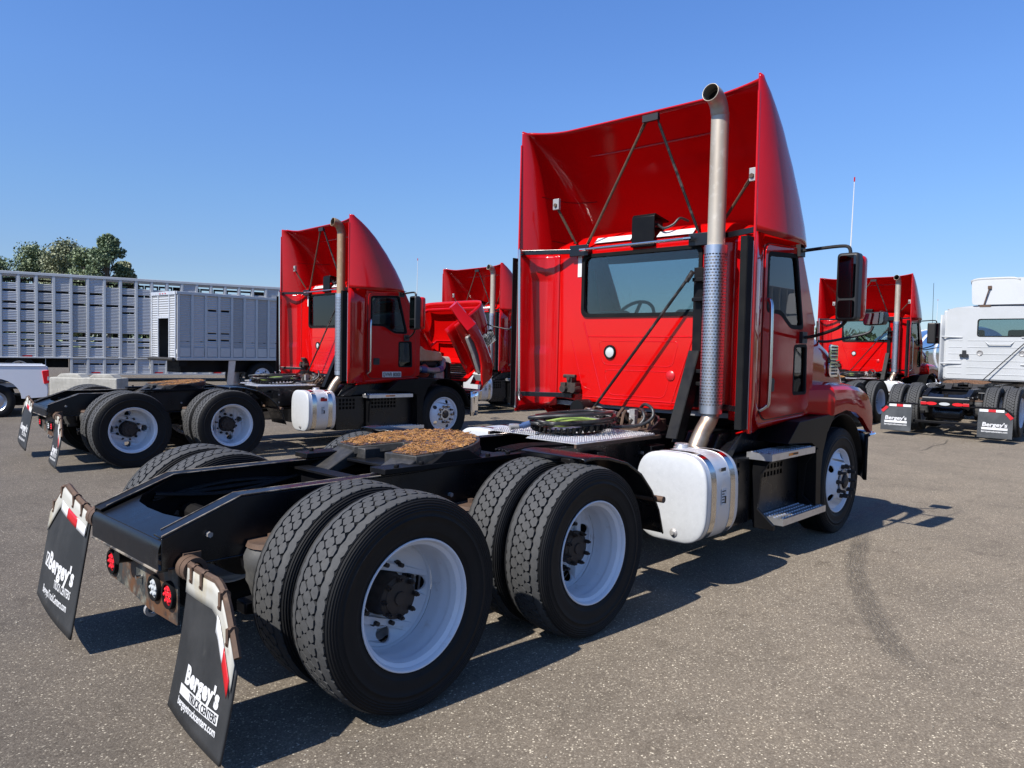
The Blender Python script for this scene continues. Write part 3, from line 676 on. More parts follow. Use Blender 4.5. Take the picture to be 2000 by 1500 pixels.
def cab(rt, white=False, tape=True, variant=1):
    paint = RED
    bw = [(-.60, 1.995), (-.60, 2.53), (.60, 2.53), (.60, 1.995)]
    def back():
        g = G(); o = rpoly([(-.93, 1.215), (-.93, 2.60), (.93, 2.60), (.93, 1.215), (.70, 1.195), (.42, 1.195), (.36, 1.175), (-.36, 1.175), (-.42, 1.195), (-.70, 1.195)], .02)
        return g.plate(o, [rpoly(bw, .06)], .03, lambda u, v, w: (3.435+w, u, v))
    c = ob('cab', back, paint, rt, 30, key='cabback')
    ob('window_seal', lambda: G().plate(rpoly([(-.625, 1.97), (-.625, 2.555), (.625, 2.555), (.625, 1.97)], .075), [rpoly([(-.592, 2.003), (-.592, 2.522), (.592, 2.522), (.592, 2.003)], .06)], .02, lambda u, v, w: (3.415+w, u, v)), RUB, c, 30, key='rws')
    ob('rear_window', lambda: G().plate(rpoly(bw, .06), [], .004, lambda u, v, w: (3.432+w, u, v)), GLS, c, 0, key='rwg')
    def stamp():                                    # raised pressings of the back wall
        g = G(); X0 = 3.421
        def rib(pts, r=.011): g.tube([(X0+.004, y, z) for y, z in pts], r, 8, sm=0, flat=None)
        for s in (-1, 1):
            rib([(s*.60, 1.93), (s*.36, 1.22)]); rib([(s*.74, 1.77), (s*.60, 1.33), (s*.50, 1.30)], .008)
        rib([(.545, 1.795), (-.545, 1.795)], .009)
        for z0, z1 in ((1.54, 1.755), (1.27, 1.495)):
            k = lambda z: .33+(z-1.22)*.26
            pts = rpoly([(k(z0)-.05, z0), (k(z1)-.05, z1), (-k(z1)+.05, z1), (-k(z0)+.05, z0)], .05, 3)
            g.tube([(X0+.004, y, z) for y, z in pts], .008, 8, closed=True)
        rib([(.62, 1.235), (-.62, 1.235)], .010)
        g.box((X0-.004, -.90, 1.205), (X0+.01, .90, 1.222))
        return g
    ob('wall_pressing', stamp, paint, c, 60, key='stamp')
    def corner(s):
        def fn(u, v):
            a = u*math.pi/2; z = 1.10+1.50*v if u > .3 else 1.20+1.40*v
            return (3.42+.10*(1-math.cos(a)) if True else 0, s*(.925+.145*math.sin(a)), z)
        return G().grid(fn, 8, 2)
    for s in (-1, 1):
        ob('cab_corner', (lambda s=s: corner(s)), paint, c, 60, solid=.004, key='cc%d' % s)
        def side(s=s):
            o = rpoly([(3.515, 1.08), (3.515, 2.60), (4.27, 2.62), (4.63, 1.93), (4.63, 1.19), (4.50, 1.13)], [.02, .02, .08, .05, .03, .1])
            return G().plate(o, [rpoly(DW, .05), rpoly(PW, .035)], .03, lambda u, v, w: (u, s*(YS-.012)+w, v))
        ob('cab_side', side, paint, c, 30, key='cs%d' % s)
        def door(s=s):
            o = rpoly([(3.585, 1.20), (3.585, 2.545), (4.225, 2.575), (4.52, 1.95), (4.53, 1.22), (4.45, 1.165), (3.66, 1.135)], [.08, .10, .07, .05, .05, .05, .10])
            dw = rpoly([(3.63, 2.0), (3.63, 2.485), (4.185, 2.52), (4.36, 1.885), (4.095, 1.885), (3.885, 1.997)], .055)
            return G().plate(o, [dw, rpoly([(4.18, 1.32), (4.18, 1.75), (4.445, 1.76), (4.465, 1.32)], .04)], .012, lambda u, v, w: (u, s*(YS+.010)+w, v))
        d = ob('door', door, paint, c, 30, bevel=.004, key='dr%d' % s)
        ob('door_gap', (lambda s=s: G().plate(rpoly([(3.577, 1.19), (3.577, 2.553), (4.229, 2.584), (4.529, 1.952), (4.539, 1.215), (4.455, 1.156), (3.655, 1.126)], [.08, .10, .07, .05, .05, .05, .10]), [rpoly([(3.625, 1.995), (3.625, 2.49), (4.19, 2.525), (4.365, 1.88), (4.095, 1.88), (3.882, 1.992)], .055), rpoly([(4.175, 1.315), (4.175, 1.755), (4.45, 1.765), (4.47, 1.315)], .04)], .004, lambda u, v, w: (u, s*(YS+.0045)+w, v))), BLET, d, 0, key='dgp%d' % s)
        def seal(s=s):
            f = lambda u, v, w: (u, s*(YS+.008)+w, v)
            g = G().plate(rpoly([(3.628, 1.998), (3.628, 2.487), (4.187, 2.522), (4.362, 1.883), (4.095, 1.883), (3.884, 1.995)], .055), [rpoly([(3.66, 2.03), (3.66, 2.455), (4.165, 2.487), (4.325, 1.918), (4.107, 1.918), (3.90, 2.03)], .04)], .02, f)
            g.plate(rpoly([(4.178, 1.318), (4.178, 1.752), (4.447, 1.762), (4.467, 1.318)], .04), [rpoly([(4.203, 1.343), (4.203, 1.727), (4.422, 1.735), (4.44, 1.343)], .03)], .02, f); return g
        ob('window_seal', seal, RUB, d, 30, key='ds%d' % s)
        ob('window_pane', (lambda s=s: G().plate(rpoly(DW, .05), [], .003, lambda u, v, w: (u, s*(YS-.004)+w, v))), GLS, d, 0, key='dg%d' % s)
        ob('lower_window_pane', (lambda s=s: G().plate(rpoly(PW, .035), [], .003, lambda u, v, w: (u, s*(YS-.004)+w, v))), GLS, d, 0, key='dp%d' % s)
        def latch(s=s):
            return G().plate(rrect(3.69, 1.36, 3.81, 1.47, .02), [], .02, lambda u, v, w: (u, s*(YS+.012)+w, v)).box((3.705, s*(YS+.02), 1.43), (3.795, s*(YS+.032), 1.455))
        ob('door_handle', latch, BLET, d, 30, key='dh%d' % s)
        ob('sill_panel', (lambda s=s: G().grid(lambda u, v: (3.44+1.16*u, s*(YS+.004-.12*v*v), (1.10+.05*u)-.075*v+(.0)), 6, 5)), paint, c, 60, solid=.012, key='sl%d' % s)
        handle(rt, 'grab_handle', [(3.62, s*(YS+.01), 2.10), (3.615, s*(YS+.055), 2.085), (3.60, s*(YS+.075), 1.95), (3.60, s*(YS+.075), 1.33), (3.595, s*(YS+.055), 1.25), (3.575, s*(YS+.01), 1.215)], .0165, STEEL, 'gh%d' % s, sm=4)
        ob('windshield_pillar', (lambda s=s: G().tube([(4.25, s*1.03, 2.63), (4.44, s*1.03, 2.3), (4.64, s*1.03, 1.93)], .045, 8)), paint, c, 60, key='wp%d' % s)
    def roof():
        def fn(u, v):
            y = -1.07+2.14*v; x = 3.42+.93*u
            e = (1-abs(y/1.07)**4.5)**(1/2.2) if abs(y) < 1.069 else 0
            q = min(1, u/.22); q = math.sin(q*math.pi/2); q2 = min(1, (1-u)/.25); q2 = math.sin(q2*math.pi/2)
            return (x, y, 2.595+.165*e*(.12+.88*q)*(.3+.7*q2))
        return G().grid(fn, 20, 24)
    ob('roof', roof, paint, c, 60, key='roof')
    ob('windshield', lambda: G().grid(lambda u, v: (4.27+.36*v+.06*math.sin(u*math.pi), -1.0+2.0*u, 2.62-.68*v), 8, 1), GLS, c, 40, key='ws')
    ob('cowl', lambda: G().grid(lambda u, v: (4.62+.06*math.sin(u*math.pi), -1.05+2.1*u, 1.94-.80*v), 8, 1), PLAST, c, 40, key='cowl')
    # interior
    ob('cab_floor', lambda: G().box((3.46, -1.0, 1.14), (4.6, 1.0, 1.18)), TRIM, c, 0, key='cfl')
    ob('dashboard', lambda: G().prism([(4.15, 1.85), (4.3, 1.98), (4.6, 1.97), (4.6, 1.2), (4.35, 1.2), (4.2, 1.6)], 'y', -1.0, 1.0), PLAST, c, 30, bevel=.03, key='dash')
    for s in (-1, 1):
        ob('seat', (lambda s=s: G().prism([(3.62, 1.5), (3.57, 1.98), (3.62, 2.05), (3.71, 2.03), (3.76, 1.66), (4.12, 1.64), (4.14, 1.5)], 'y', s*.25, s*.72).box((3.7, s*.32, 1.18), (4.05, s*.65, 1.5))), SEAT, c, 40, bevel=.04, key='st%d' % s)
    def wheelg():
        g = G(); ctr = V((4.05, .48, 1.98)); rm = M.Rotation(R(-55), 3, 'Y')
        g.tube([ctr+rm @ V((.22*math.cos(a), .22*math.sin(a), 0)) for a in [2*math.pi*i/28 for i in range(28)]], .017, 8, closed=True)
        for a in (0, 2.2, 4.1): g.tube([ctr, ctr+rm @ V((.22*math.cos(a), .22*math.sin(a), 0))], .018, 6)
        g.cyl(ctr, (4.3, .48, 1.8), .04, n=10); return g
    ob('steering_wheel', wheelg, BLET, c, 60, key='stw')
    # fittings on the back wall
    lamp(c, 'work_lamp', (3.418, .285, 1.655), .062, LCLR, key='wl', dots=False)
    ob('reflector', lambda: G().lathe([(.0001, -.018), (.03, -.016), (.042, -.008), (.044, 0)], 20, 'x', (3.42, -.353, 1.465)), TRED, c, 40, key='rf')
    if tape:
        ob('reflective_tape', lambda: G().grid(lambda u, v: (3.416, .635+.045*u, 2.35+.215*v), 1, 1), TWHT, c, 0, solid=.002, key='tp1')
        for i, (a, b) in enumerate(((.50, .10), (-.17, -.52))):
            ob('reflective_tape', (lambda a=a, b=b: G().grid(lambda u, v: (3.421+.055*v, a+(b-a)*u, 2.650+.052*v), 6, 2)), TWHT, c, 0, solid=.003, key='tp2%d' % i)
    def brk():
        g = G(); g.cyl((3.40, .70, 1.40), (3.33, .70, 1.40), .02, n=8); g.cyl((3.36, .63, 1.42), (3.36, .77, 1.42), .018, n=8); g.box((3.35, .67, 1.27), (3.42, .73, 1.42))
        for y in (.64, .76): g.lathe([(.0001, -.05), (.035, -.05), (.045, -.02), (.045, .03), (.03, .05)], 12, 'x', (3.37, y, 1.30)); g.box((3.33, y-.03, 1.33), (3.41, y+.03, 1.36))
        return g
    ob('gladhand_holder', brk, HUB, c, 30, key='glh')
    # roof camera bracket and its cable
    b = ob('roof_bracket', lambda: G().prism([(3.385, 2.60), (3.385, 2.83), (3.405, 2.855), (3.62, 2.815), (3.62, 2.80), (3.41, 2.835), (3.40, 2.82), (3.40, 2.60)], 'y', .065, -.165).box((3.38, .07, 2.575), (3.42, -.17, 2.605)), PLAST, c, 30, bevel=.004, key='rbk')
    ob('bracket_box', lambda: G().box((3.42, .045, 2.74), (3.56, -.145, 2.805)), BLET, b, 0, bevel=.01, key='rbb')
    ob('cable', lambda: G().tube([(3.46, -.15, 2.77), (3.42, -.24, 2.72), (3.44, -.32, 2.745), (3.48, -.36, 2.80), (3.55, -.40, 2.78)], .011, 8, sm=5), HOSE, b, 60, key='rbc')
    return c
def FD(z): return .925*lerp([(2.55, 1.30), (2.63, 1.28), (2.73, 1.23), (2.93, 1.09), (3.17, .885), (3.40, .64), (3.52, .46), (3.60, .30), (3.66, .13), (3.70, .06)], z)
def fairing(rt):
    def sh():
        nz = 26; ny = 56; g = G()
        def fn(u, v):
            t = -1+2*u; t = math.copysign(abs(t)**.45, t) if False else math.sin(t*math.pi/2)
            z = 2.575+(3.668-2.575)*(1-(1-v)**1.25); n = 8; a = abs(t)**1
            e = max(0, 1-a**n)**(1/n); wt = 1.195-.015*((z-2.6)/1.1)
            lift = (.05*max(0, (a-.60)/.40)**1.6+.012*(a**4))*v**3
            x = 3.16+FD(z)*e
            if e == 0: x = 3.16
            return (x, t*wt, z+lift)
        return g.grid(fn, ny, nz)
    f = ob('roof_fairing', sh, RED_IN, rt, 60, solid=.014, key='fair', off=1)
    # stiffening lip under the top edge and pressed ribs
    ob('fairing_rib', lambda: G().tube([(3.157+FD(3.50)*(1-(abs(t)/1.195)**8)**(1/8), t, 3.50+.05*(abs(t)/.9)**6) for t in [-.86+1.72*i/20 for i in range(21)]], .012, 8), RED_IN, f, 60, key='fr1')
    def seam(z, t0, t1, n=30):
        pts = []
        for i in range(n+1):
            a = math.sin((t0+(t1-t0)*i/n)*math.pi/2); pts.append((3.157+FD(z)*max(0, 1-abs(a)**8)**(1/8), a*1.187, z))
        return G().tube(pts, .0035, 5)
    for i, (z, a, b) in enumerate(((3.16, .995, .55), (3.16, -.995, -.55), (2.75, .99, .5))):
        ob('panel_seam', (lambda z=z, a=a, b=b: seam(z, a, b)), mat_seam, f, 40, key='sm%d' % i)
    ob('mounting_plate', lambda: G().box((3.17, -.16, 3.565), (3.20, -.31, 3.62)), BLET, f, 0, key='fr2')
    for i, (a, b) in enumerate((((3.20, -.18, 3.585), (3.40, .575, 2.62)), ((3.20, -.285, 3.585), (3.40, -.60, 2.62)), ((3.22, .80, 3.0), (3.40, .70, 2.66)), ((3.22, -1.13, 3.0), (3.40, -.75, 2.64)))):
        def rod(a=a, b=b):
            a, b = V(a), V(b); d = (b-a).normalized(); g = G().cyl(a+d*.05, b-d*.05, .0125, n=8)
            g.tube([a, a+d*.10], .018, 6, flat=.4); g.tube([b-d*.10, b], .018, 6, flat=.4); g.cyl(a-V((.02, 0, 0)), a+V((.02, 0, 0)), .018, n=6); return g
        ob('fairing_strut', rod, RUST if i != 1 else mat_worn, rt, 40, key='fs%d' % i)
    for i, p in enumerate(((3.225, .80, 3.01), (3.225, -1.14, 3.01))):
        ob('strut_bracket', (lambda p=p: G().box((p[0]-.012, p[1]-.035, p[2]-.05), (p[0]+.02, p[1]+.035, p[2]+.05))), GREYH, f, 0, bevel=.004, key='fbk%d' % i)
    def spots():
        g = G()
        for y in (-.95, .62): g.cyl((3.33, y, 3.48), (3.34, y, 3.48), .012, n=8)
        return g
    # outer screw caps along the lower edge
    def caps(s):
        g = G()
        for x, z in ((3.62, 2.66), (4.14, 2.66)): g.cyl((x, s*1.17, z), (x, s*1.20, z), .045, n=16)
        return g
    return f
mat_seam = mat('seam_sealer', (.10, .003, .004), .6)
mat_worn = mat('worn_black_rod', (.008, .008, .008), .45, var=[((.07, .06, .055), 9, .55, .7), ((.10, .05, .028), 12, .62, .78)], spec=.3)
def extender(rt, s):
    P = [(3.165, 1.19), (3.20, 1.175), (3.26, 1.155), (3.33, 1.115), (3.385, 1.05), (3.41, .97), (3.415, .90)]
    def inner():
        def fn(u, v):
            i = min(int(u*6), 5); t = u*6-i; x = P[i][0]+(P[i+1][0]-P[i][0])*t; y = P[i][1]+(P[i+1][1]-P[i][1])*t
            z = 1.085+1.49*v; d = .02*math.sin(min(1, max(0, (u-.25)/.6))*math.pi)*(1 if .10 < v < .86 else 0)*(1.0 if v > .38 else .55)
            return (x+d, s*y, z+(.05*u if v < .05 else 0))
        return G().grid(fn, 24, 40)
    e = ob('side_extender', inner, RED_IN, rt, 60, solid=.006, key='ei%d' % s)
    ob('outer_skin', lambda: G().grid(lambda u, v: (3.155+.385*u, s*(1.205-.115*u**1.5), 1.065+.02*u+1.53*v), 8, 6), RED, e, 60, solid=.006, key='eo%d' % s)
    ob('edge_bead', lambda: G().tube([(3.155, s*1.198, 1.07), (3.155, s*1.198, 2.6), (3.155, s*1.192, 3.6)], .011, 8), RED, e, 60, key='ebd%d' % s)
    rub = ob('rubber_edge', (lambda: G().box((3.075, s*1.195, 1.12), (3.155, s*1.203, 2.53))) if s > 0 else (lambda: G().box((3.05, s*1.14, 1.10), (3.062, s*1.195, 2.53)).box((3.05, s*1.19, 1.10), (3.155, s*1.197, 2.53))), RUB, e, 0, key='erb%d' % s)
    z = 2.585
    ob('mounting_bar', lambda: G().prism([(3.15, s*1.19), (3.17, s*1.19), (3.40, s*.70), (3.42, s*.52), (3.37, s*.52), (3.37, s*.69)], 'z', z-.022, z+.022), BLKG, e, 0, bevel=.003, key='emb%d' % s)
    ob('mounting_bracket', lambda: G().box((3.355, s*.52, z-.05), (3.372, s*.74, z+.055)), BLKG, e, 0, bevel=.006, key='emk%d' % s)
    z2 = 1.235
    ob('mounting_bar', lambda: G().prism([(3.15, s*1.19), (3.17, s*1.19), (3.41, s*.86), (3.41, s*.70), (3.39, s*.70), (3.39, s*.85)], 'z', z2-.022, z2+.022), BLKG, e, 0, bevel=.003, key='eml%d' % s)
    ob('aluminium_edge', lambda: G().box((3.135, s*1.185, 1.10), (3.15, s*1.20, 2.50)), ALU, e, 0, key='eal%d' % s)
    if s > 0: handle(rt, 'grab_rail', [(3.15, s*1.15, 2.585), (3.11, s*1.14, 2.575), (3.105, s*1.14, 2.50), (3.105, s*1.11, 1.30), (3.115, s*1.11, 1.225), (3.15, s*1.12, 1.215)], .0165, STEEL, 'erl', sm=4)
    return e
def exhaust(rt, variant=1):
    X, Y = 3.215, -.85
    st = ob('exhaust_stack', lambda: G().tube([(X, Y, 2.3), (X, Y, 3.42), (X-.006, Y, 3.50), (X-.035, Y, 3.575), (X-.09, Y, 3.62), (X-.165, Y, 3.635)], .068, 28, caps=False, sm=5), PIPE2 if variant == 2 else PIPE, rt, 60, solid=.004, key='ex1', off=-1)
    ob('soot_lining', lambda: G().tube([(X-.035, Y, 3.575), (X-.09, Y, 3.62), (X-.163, Y, 3.635)], .064, 28, caps=False, sm=4).cyl((X-.035, Y, 3.575), (X-.037, Y, 3.577), .062, n=20), SOOT, st, 60, key='ex2')
    def shield():
        g = G(); z0, z1, r = 1.19, 2.50, .0885; nr, ncol = 50, 22
        h = (z1-z0-.12)/nr
        def P(a, z): return (X+r*math.cos(a), Y+r*math.sin(a), z)
        N = 66
        g.lathe([(r, z0), (r, z0+.06)], N, 'z', (X, Y, 0)); g.lathe([(r, z1-.06), (r, z1)], N, 'z', (X, Y, 0))
        g.lathe([(r, z0), (r-.02, z0)], N, 'z', (X, Y, 0)); g.lathe([(r, z1), (r-.026, z1)], N, 'z', (X, Y, 0))
        st_ = 2*math.pi/ncol
        for i in range(nr):
            zb = z0+.06+h*i; zt = zb+h
            for k in range(ncol):
                a = k*st_+(st_/2 if i % 2 else 0)
                if 1.2 < (a % (2*math.pi)) < 1.9 : pass
                hs = [a, a+st_*.16, a+st_*.84, a+st_]; zs = [zb, zb+h*.29, zb+h*.71, zt]
                b = len(g.v); g.v += [P(p, q) for q in zs for p in hs]
                for j in range(3):
                    for m in range(3):
                        if not (j == 1 and m == 1): q = b+j*4+m; g.f.append((q, q+1, q+5, q+4))
        return g
    ob('heat_shield', shield, SHIELD, st, 60, key='ex3')
    ob('muffler_pipe', lambda: G().cyl((X, Y, 1.15), (X, Y, 2.45), .066, n=24), mat_pipein, st, 60, key='ex4')
    def elb():
        g = G(); pts = [(X, Y, 1.22), (X, Y, 1.17), (X-.02, Y+.008, 1.12), (X-.075, Y+.02, 1.05), (X-.12, Y+.03, .97), (X-.15, Y+.04, .90)]
        g.tube(pts, .066, 24, sm=5); return g
    ob('exhaust_elbow', elb, ELBOW, st, 60, key='ex5')
    def ribs():
        g = G()
        for k in range(9):
            t = k/9; c = V((X-.095, Y+.025, 1.01)).lerp(V((X-.15, Y+.04, .90)), t); g.tube([c, c+V((-.003, .0008, -.006))], .0705, 20)
        return g
    ob('clamp', ribs, ELBOW, st, 60, key='ex6')
    b = ob('stack_bracket', lambda: G().box((3.36, -.66, 1.22), (3.41, -.58, 2.36)).box((3.30, -.78, 2.24), (3.40, -.60, 2.27)).box((3.30, -.78, 2.08), (3.40, -.60, 2.11)).box((3.30, -.78, 1.50), (3.40, -.60, 1.53)).box((3.30, -.78, 1.40), (3.40, -.60, 1.43)), BLK, rt, 0, bevel=.004, key='sbk')
    def ch():
        a, c = V((3.40, -.62, 1.66)), V((3.09, -.62, .96)); d = (c-a).normalized(); n = V((-d.z, 0, d.x)); g = G()
        for y0, y1, o0, o1 in ((-.66, -.65, -.055, .055), (-.66, -.56, -.055, -.045), (-.66, -.56, .045, .055)):
            p = [a+n*o0, a+n*o1, c+n*o1, c+n*o0]; g.add([(q.x, y0, q.z) for q in p]+[(q.x, y1, q.z) for q in p], [(0,1,2,3), (7,6,5,4), (0,4,5,1), (1,5,6,2), (2,6,7,3), (3,7,4,0)])
        return g
    ob('diagonal_channel', ch, BLK, b, 0, key='sdc')
    ob('brace_rod', lambda: G().cyl((3.27, -.575, 2.26), (3.22, .40, 1.04), .0125, n=8).tube([(3.275, -.62, 2.32), (3.27, -.565, 2.24)], .02, 8), mat_worn, rt, 40, key='brr')
    ob('cross_rail', lambda: G().cyl((3.31, .55, 2.585), (3.31, -.56, 2.595), .0135, n=10).tube([(3.31, .57, 2.585), (3.31, .50, 2.585)], .026, 8, flat=.6).tube([(3.31, -.58, 2.595), (3.31, -.51, 2.595)], .026, 8, flat=.6), STEEL, rt, 40, key='crl')
mat_pipein = mat('muffler', (.20, .19, .18), .5, .6)
mat_chip = mat('chipped_paint_edge', (.03, .026, .022), .6, var=[((.22, .19, .15), 9, .42, .58), ((.12, .07, .04), 16, .55, .7)])
HINGE = (6.0, 0, .85)
def hood(rt, tilt=0):
    hz = lambda x: lerp([(4.66, 1.955), (5.0, 1.90), (5.3, 1.80), (5.6, 1.66), (5.78, 1.52)], x)
    hw = lambda x: lerp([(4.66, 1.02), (5.0, 1.0), (5.3, .985), (5.6, .96), (5.78, .92)], x)
    def sh():
        def fn(u, v):
            x = 4.66+1.12*u; t = math.pi*v; n = 8; c, s = math.cos(t), math.sin(t)
            y = -hw(x)*math.copysign(abs(c)**(2/n), c); z = 1.05+(hz(x)-1.05)*abs(s)**(2/n); return (x, y, z)
        return G().grid(fn, 18, 48)
    h = ob('hood', sh, RED, rt, 60, solid=.012, key='hood', org=HINGE, rot=(0, tilt, 0), off=-1)
    def sub(name, g, m, key, **k):
        return ob(name, (lambda: (lambda q: setattr(q, 'v', [(x-HINGE[0], y, z-HINGE[2]) for x, y, z in q.v]) or q)(g())), m, h, key=key, **k)
    for s in (-1, 1):
        def fen(s=s):
            T = [(4.36, 1.00, 1.385, 1.165), (4.62, 1.10, 1.40, 1.14), (4.82, 1.205, 1.405, 1.125), (5.1, 1.215, 1.40, 1.165), (5.35, 1.215, 1.385, 1.13), (5.55, 1.215, 1.36, 1.06), (5.70, 1.21, 1.32, .97), (5.86, 1.195, 1.21, .90), (5.96, 1.09, 1.02, .88)]
            g = G(); vs = []; m = 8
            for x, yo, zt, zb in T:
                hi = .62 if x > 4.6 else .90
                vs += [(x, s*hi, zt+.02), (x, s*(yo-.14), zt+.012), (x, s*(yo-.05), zt-.01), (x, s*(yo-.012), zt-.05), (x, s*yo, (zt+zb)/2), (x, s*yo, zb+.03), (x, s*(yo-.006), zb), (x, s*(yo-.05), zb+.004)]
            n = len(T); fs = [(j*m+i, j*m+i+1, (j+1)*m+i+1, (j+1)*m+i) for j in range(n-1) for i in range(m-1)]; fs += [tuple(range(m))]
            return g.add(vs, fs)
        sub('fender', fen, RED, 'fen%d' % s, smooth=17, solid=.010, bevel=0)
        def liner(s=s):
            return G().grid(lambda u, v: (5.09+.60*math.cos(R(8+150*u)), s*(.62+.56*v), .52+.60*math.sin(R(8+150*u))), 20, 2)
        ob('wheel_arch_liner', liner, PLAST, rt, 50, solid=.006, key='lin%d' % s)
        def vent(s=s):
            g = G()
            for zc in (1.70, 1.535):
                o = rpoly([(5.17, zc-.045), (5.17, zc+.045), (5.21, zc+.075), (5.43, zc+.065), (5.43, zc-.075), (5.21, zc-.075)], .012, 2)
                hs = [rrect(5.225, zc-.055+.031*k, 5.415, zc-.036+.031*k, .006, 2) for k in range(4)]
                g.plate(o, hs, .012, lambda u, v, w: (u, s*(hw(u)+.014-.012*(v-1.6))+w, v))
            return g
        sub('hood_vent', vent, CHR, 'vent%d' % s, smooth=20)
        sub('vent_mesh', (lambda s=s: G().grid(lambda u, v: (5.19+.23*u, s*(hw(5.19+.23*u)+.004), 1.46+.31*v), 4, 1)), BLET, 'vm%d' % s, smooth=40)
        sub('hood_mirror_arm', (lambda s=s: G().tube([(5.10, s*.92, 1.80), (5.14, s*1.0, 1.80), (5.20, s*1.15, 1.835), (5.27, s*1.32, 1.885), (5.285, s*1.355, 1.95)], .0135, 8, sm=4)), BLET, 'hma%d' % s, smooth=60)
        mm = sub('hood_mirror', (lambda s=s: G().prism(rpoly([(s*1.262, 1.955), (s*1.25, 2.075), (s*1.455, 2.085), (s*1.45, 1.965)], .03), 'x', 5.29, 5.40)), BLET, 'hmm%d' % s, smooth=30, bevel=.012)
        ob('hood_mirror_glass', (lambda s=s: (lambda q: setattr(q, 'v', [(x-HINGE[0], y, z-HINGE[2]) for x, y, z in q.v]) or q)(G().plate(rpoly([(s*1.272, 1.963), (s*1.262, 2.067), (s*1.445, 2.077), (s*1.44, 1.973)], .025), [], .003, lambda u, v, w: (5.287-.002*(1-((u*s-1.355)/.1)**2)*(1-((v-2.02)/.06)**2)+w, u, v)))), MIRR, h, 40, key='hmg%d' % s)
        sub('headlamp', (lambda s=s: G().prism(rpoly([(s*.86, 1.02), (s*.86, 1.17), (s*1.12, 1.15), (s*1.14, 1.0)], .03), 'x', 5.70, 5.86)), LCLR, 'hl%d' % s, smooth=30, bevel=.01)
    sub('grille', lambda: G().plate(rpoly([(-.62, .86), (-.66, 1.42), (.66, 1.42), (.62, .86)], .05), [rrect(-.55, .92+.07*k, .55, .965+.07*k, .015, 2) for k in range(7)], .03, lambda u, v, w: (5.80+w, u, v)), PLAST, 'gril', smooth=20)
    sub('nose_panel', lambda: G().plate(rpoly([(-.76, .88), (-.76, 1.40), (-.60, 1.54), (.60, 1.54), (.76, 1.40), (.76, .88)], .05), [rpoly([(-.61, .90), (-.63, 1.40), (.63, 1.40), (.61, .90)], .04)], .03, lambda u, v, w: (5.79-.05*((v-.88)/.6)+w, u, v)), RED, 'nose', smooth=20)
    return h
def mirror_arm(rt, s):
    m = ob('door_mirror', lambda: G().prism(rpoly([(s*1.425, 1.95), (s*1.425, 2.50), (s*1.60, 2.50), (s*1.60, 1.95)], .035), 'x', 4.15, 4.26), BLET, rt, 30, bevel=.02, key='dm%d' % s)
    ob('mirror_shell', lambda: G().prism(rpoly([(s*1.435, 1.96), (s*1.435, 2.49), (s*1.605, 2.49), (s*1.605, 1.96)], .05), 'x', 4.255, 4.37), RED, m, 30, bevel=.045, segs=4, key='dms%d' % s)
    f = lambda x: (lambda u, v, w: (x+w, u, v))
    ob('mirror_glass', lambda: G().plate(rrect(*sorted((s*1.447, s*1.58))[:1], 2.135, sorted((s*1.447, s*1.58))[1], 2.475, .02), [], .004, f(4.147)).plate(rrect(sorted((s*1.447, s*1.58))[0], 1.975, sorted((s*1.447, s*1.58))[1], 2.115, .02), [], .004, f(4.147)), DMIRR, m, 0, key='dmg%d' % s)
    ob('mirror_arm', lambda: G().tube([(4.22, s*1.07, 2.545), (4.22, s*1.2, 2.555), (4.22, s*1.42, 2.565), (4.22, s*1.495, 2.55), (4.22, s*1.51, 2.49)], .0145, 8, sm=4).box((4.17, s*1.075, 2.50), (4.27, s*1.115, 2.60)), BLET, m, 40, key='dma%d' % s)
    ob('mirror_arm', lambda: G().tube([(4.33, s*1.07, 1.815), (4.32, s*1.2, 1.83), (4.25, s*1.42, 1.895), (4.22, s*1.5, 1.96)], .0145, 8, sm=4).box((4.28, s*1.075, 1.765), (4.38, s*1.115, 1.865)), BLET, m, 40, key='dmb%d' % s)
    return m
def antenna(rt, s, h=.585):
    a = ob('antenna', lambda: G().cyl((4.25, s*1.495, 2.46), (4.25, s*1.505, 2.5+h), .0055, .003, n=6), TWHT, rt, 40, key='ant%d' % s)
    ob('antenna_tip', lambda: G().cyl((4.25, s*1.505, 2.5+h), (4.25, s*1.505, 2.535+h), .006, n=6), TRED, a, 40, key='antt%d' % s)
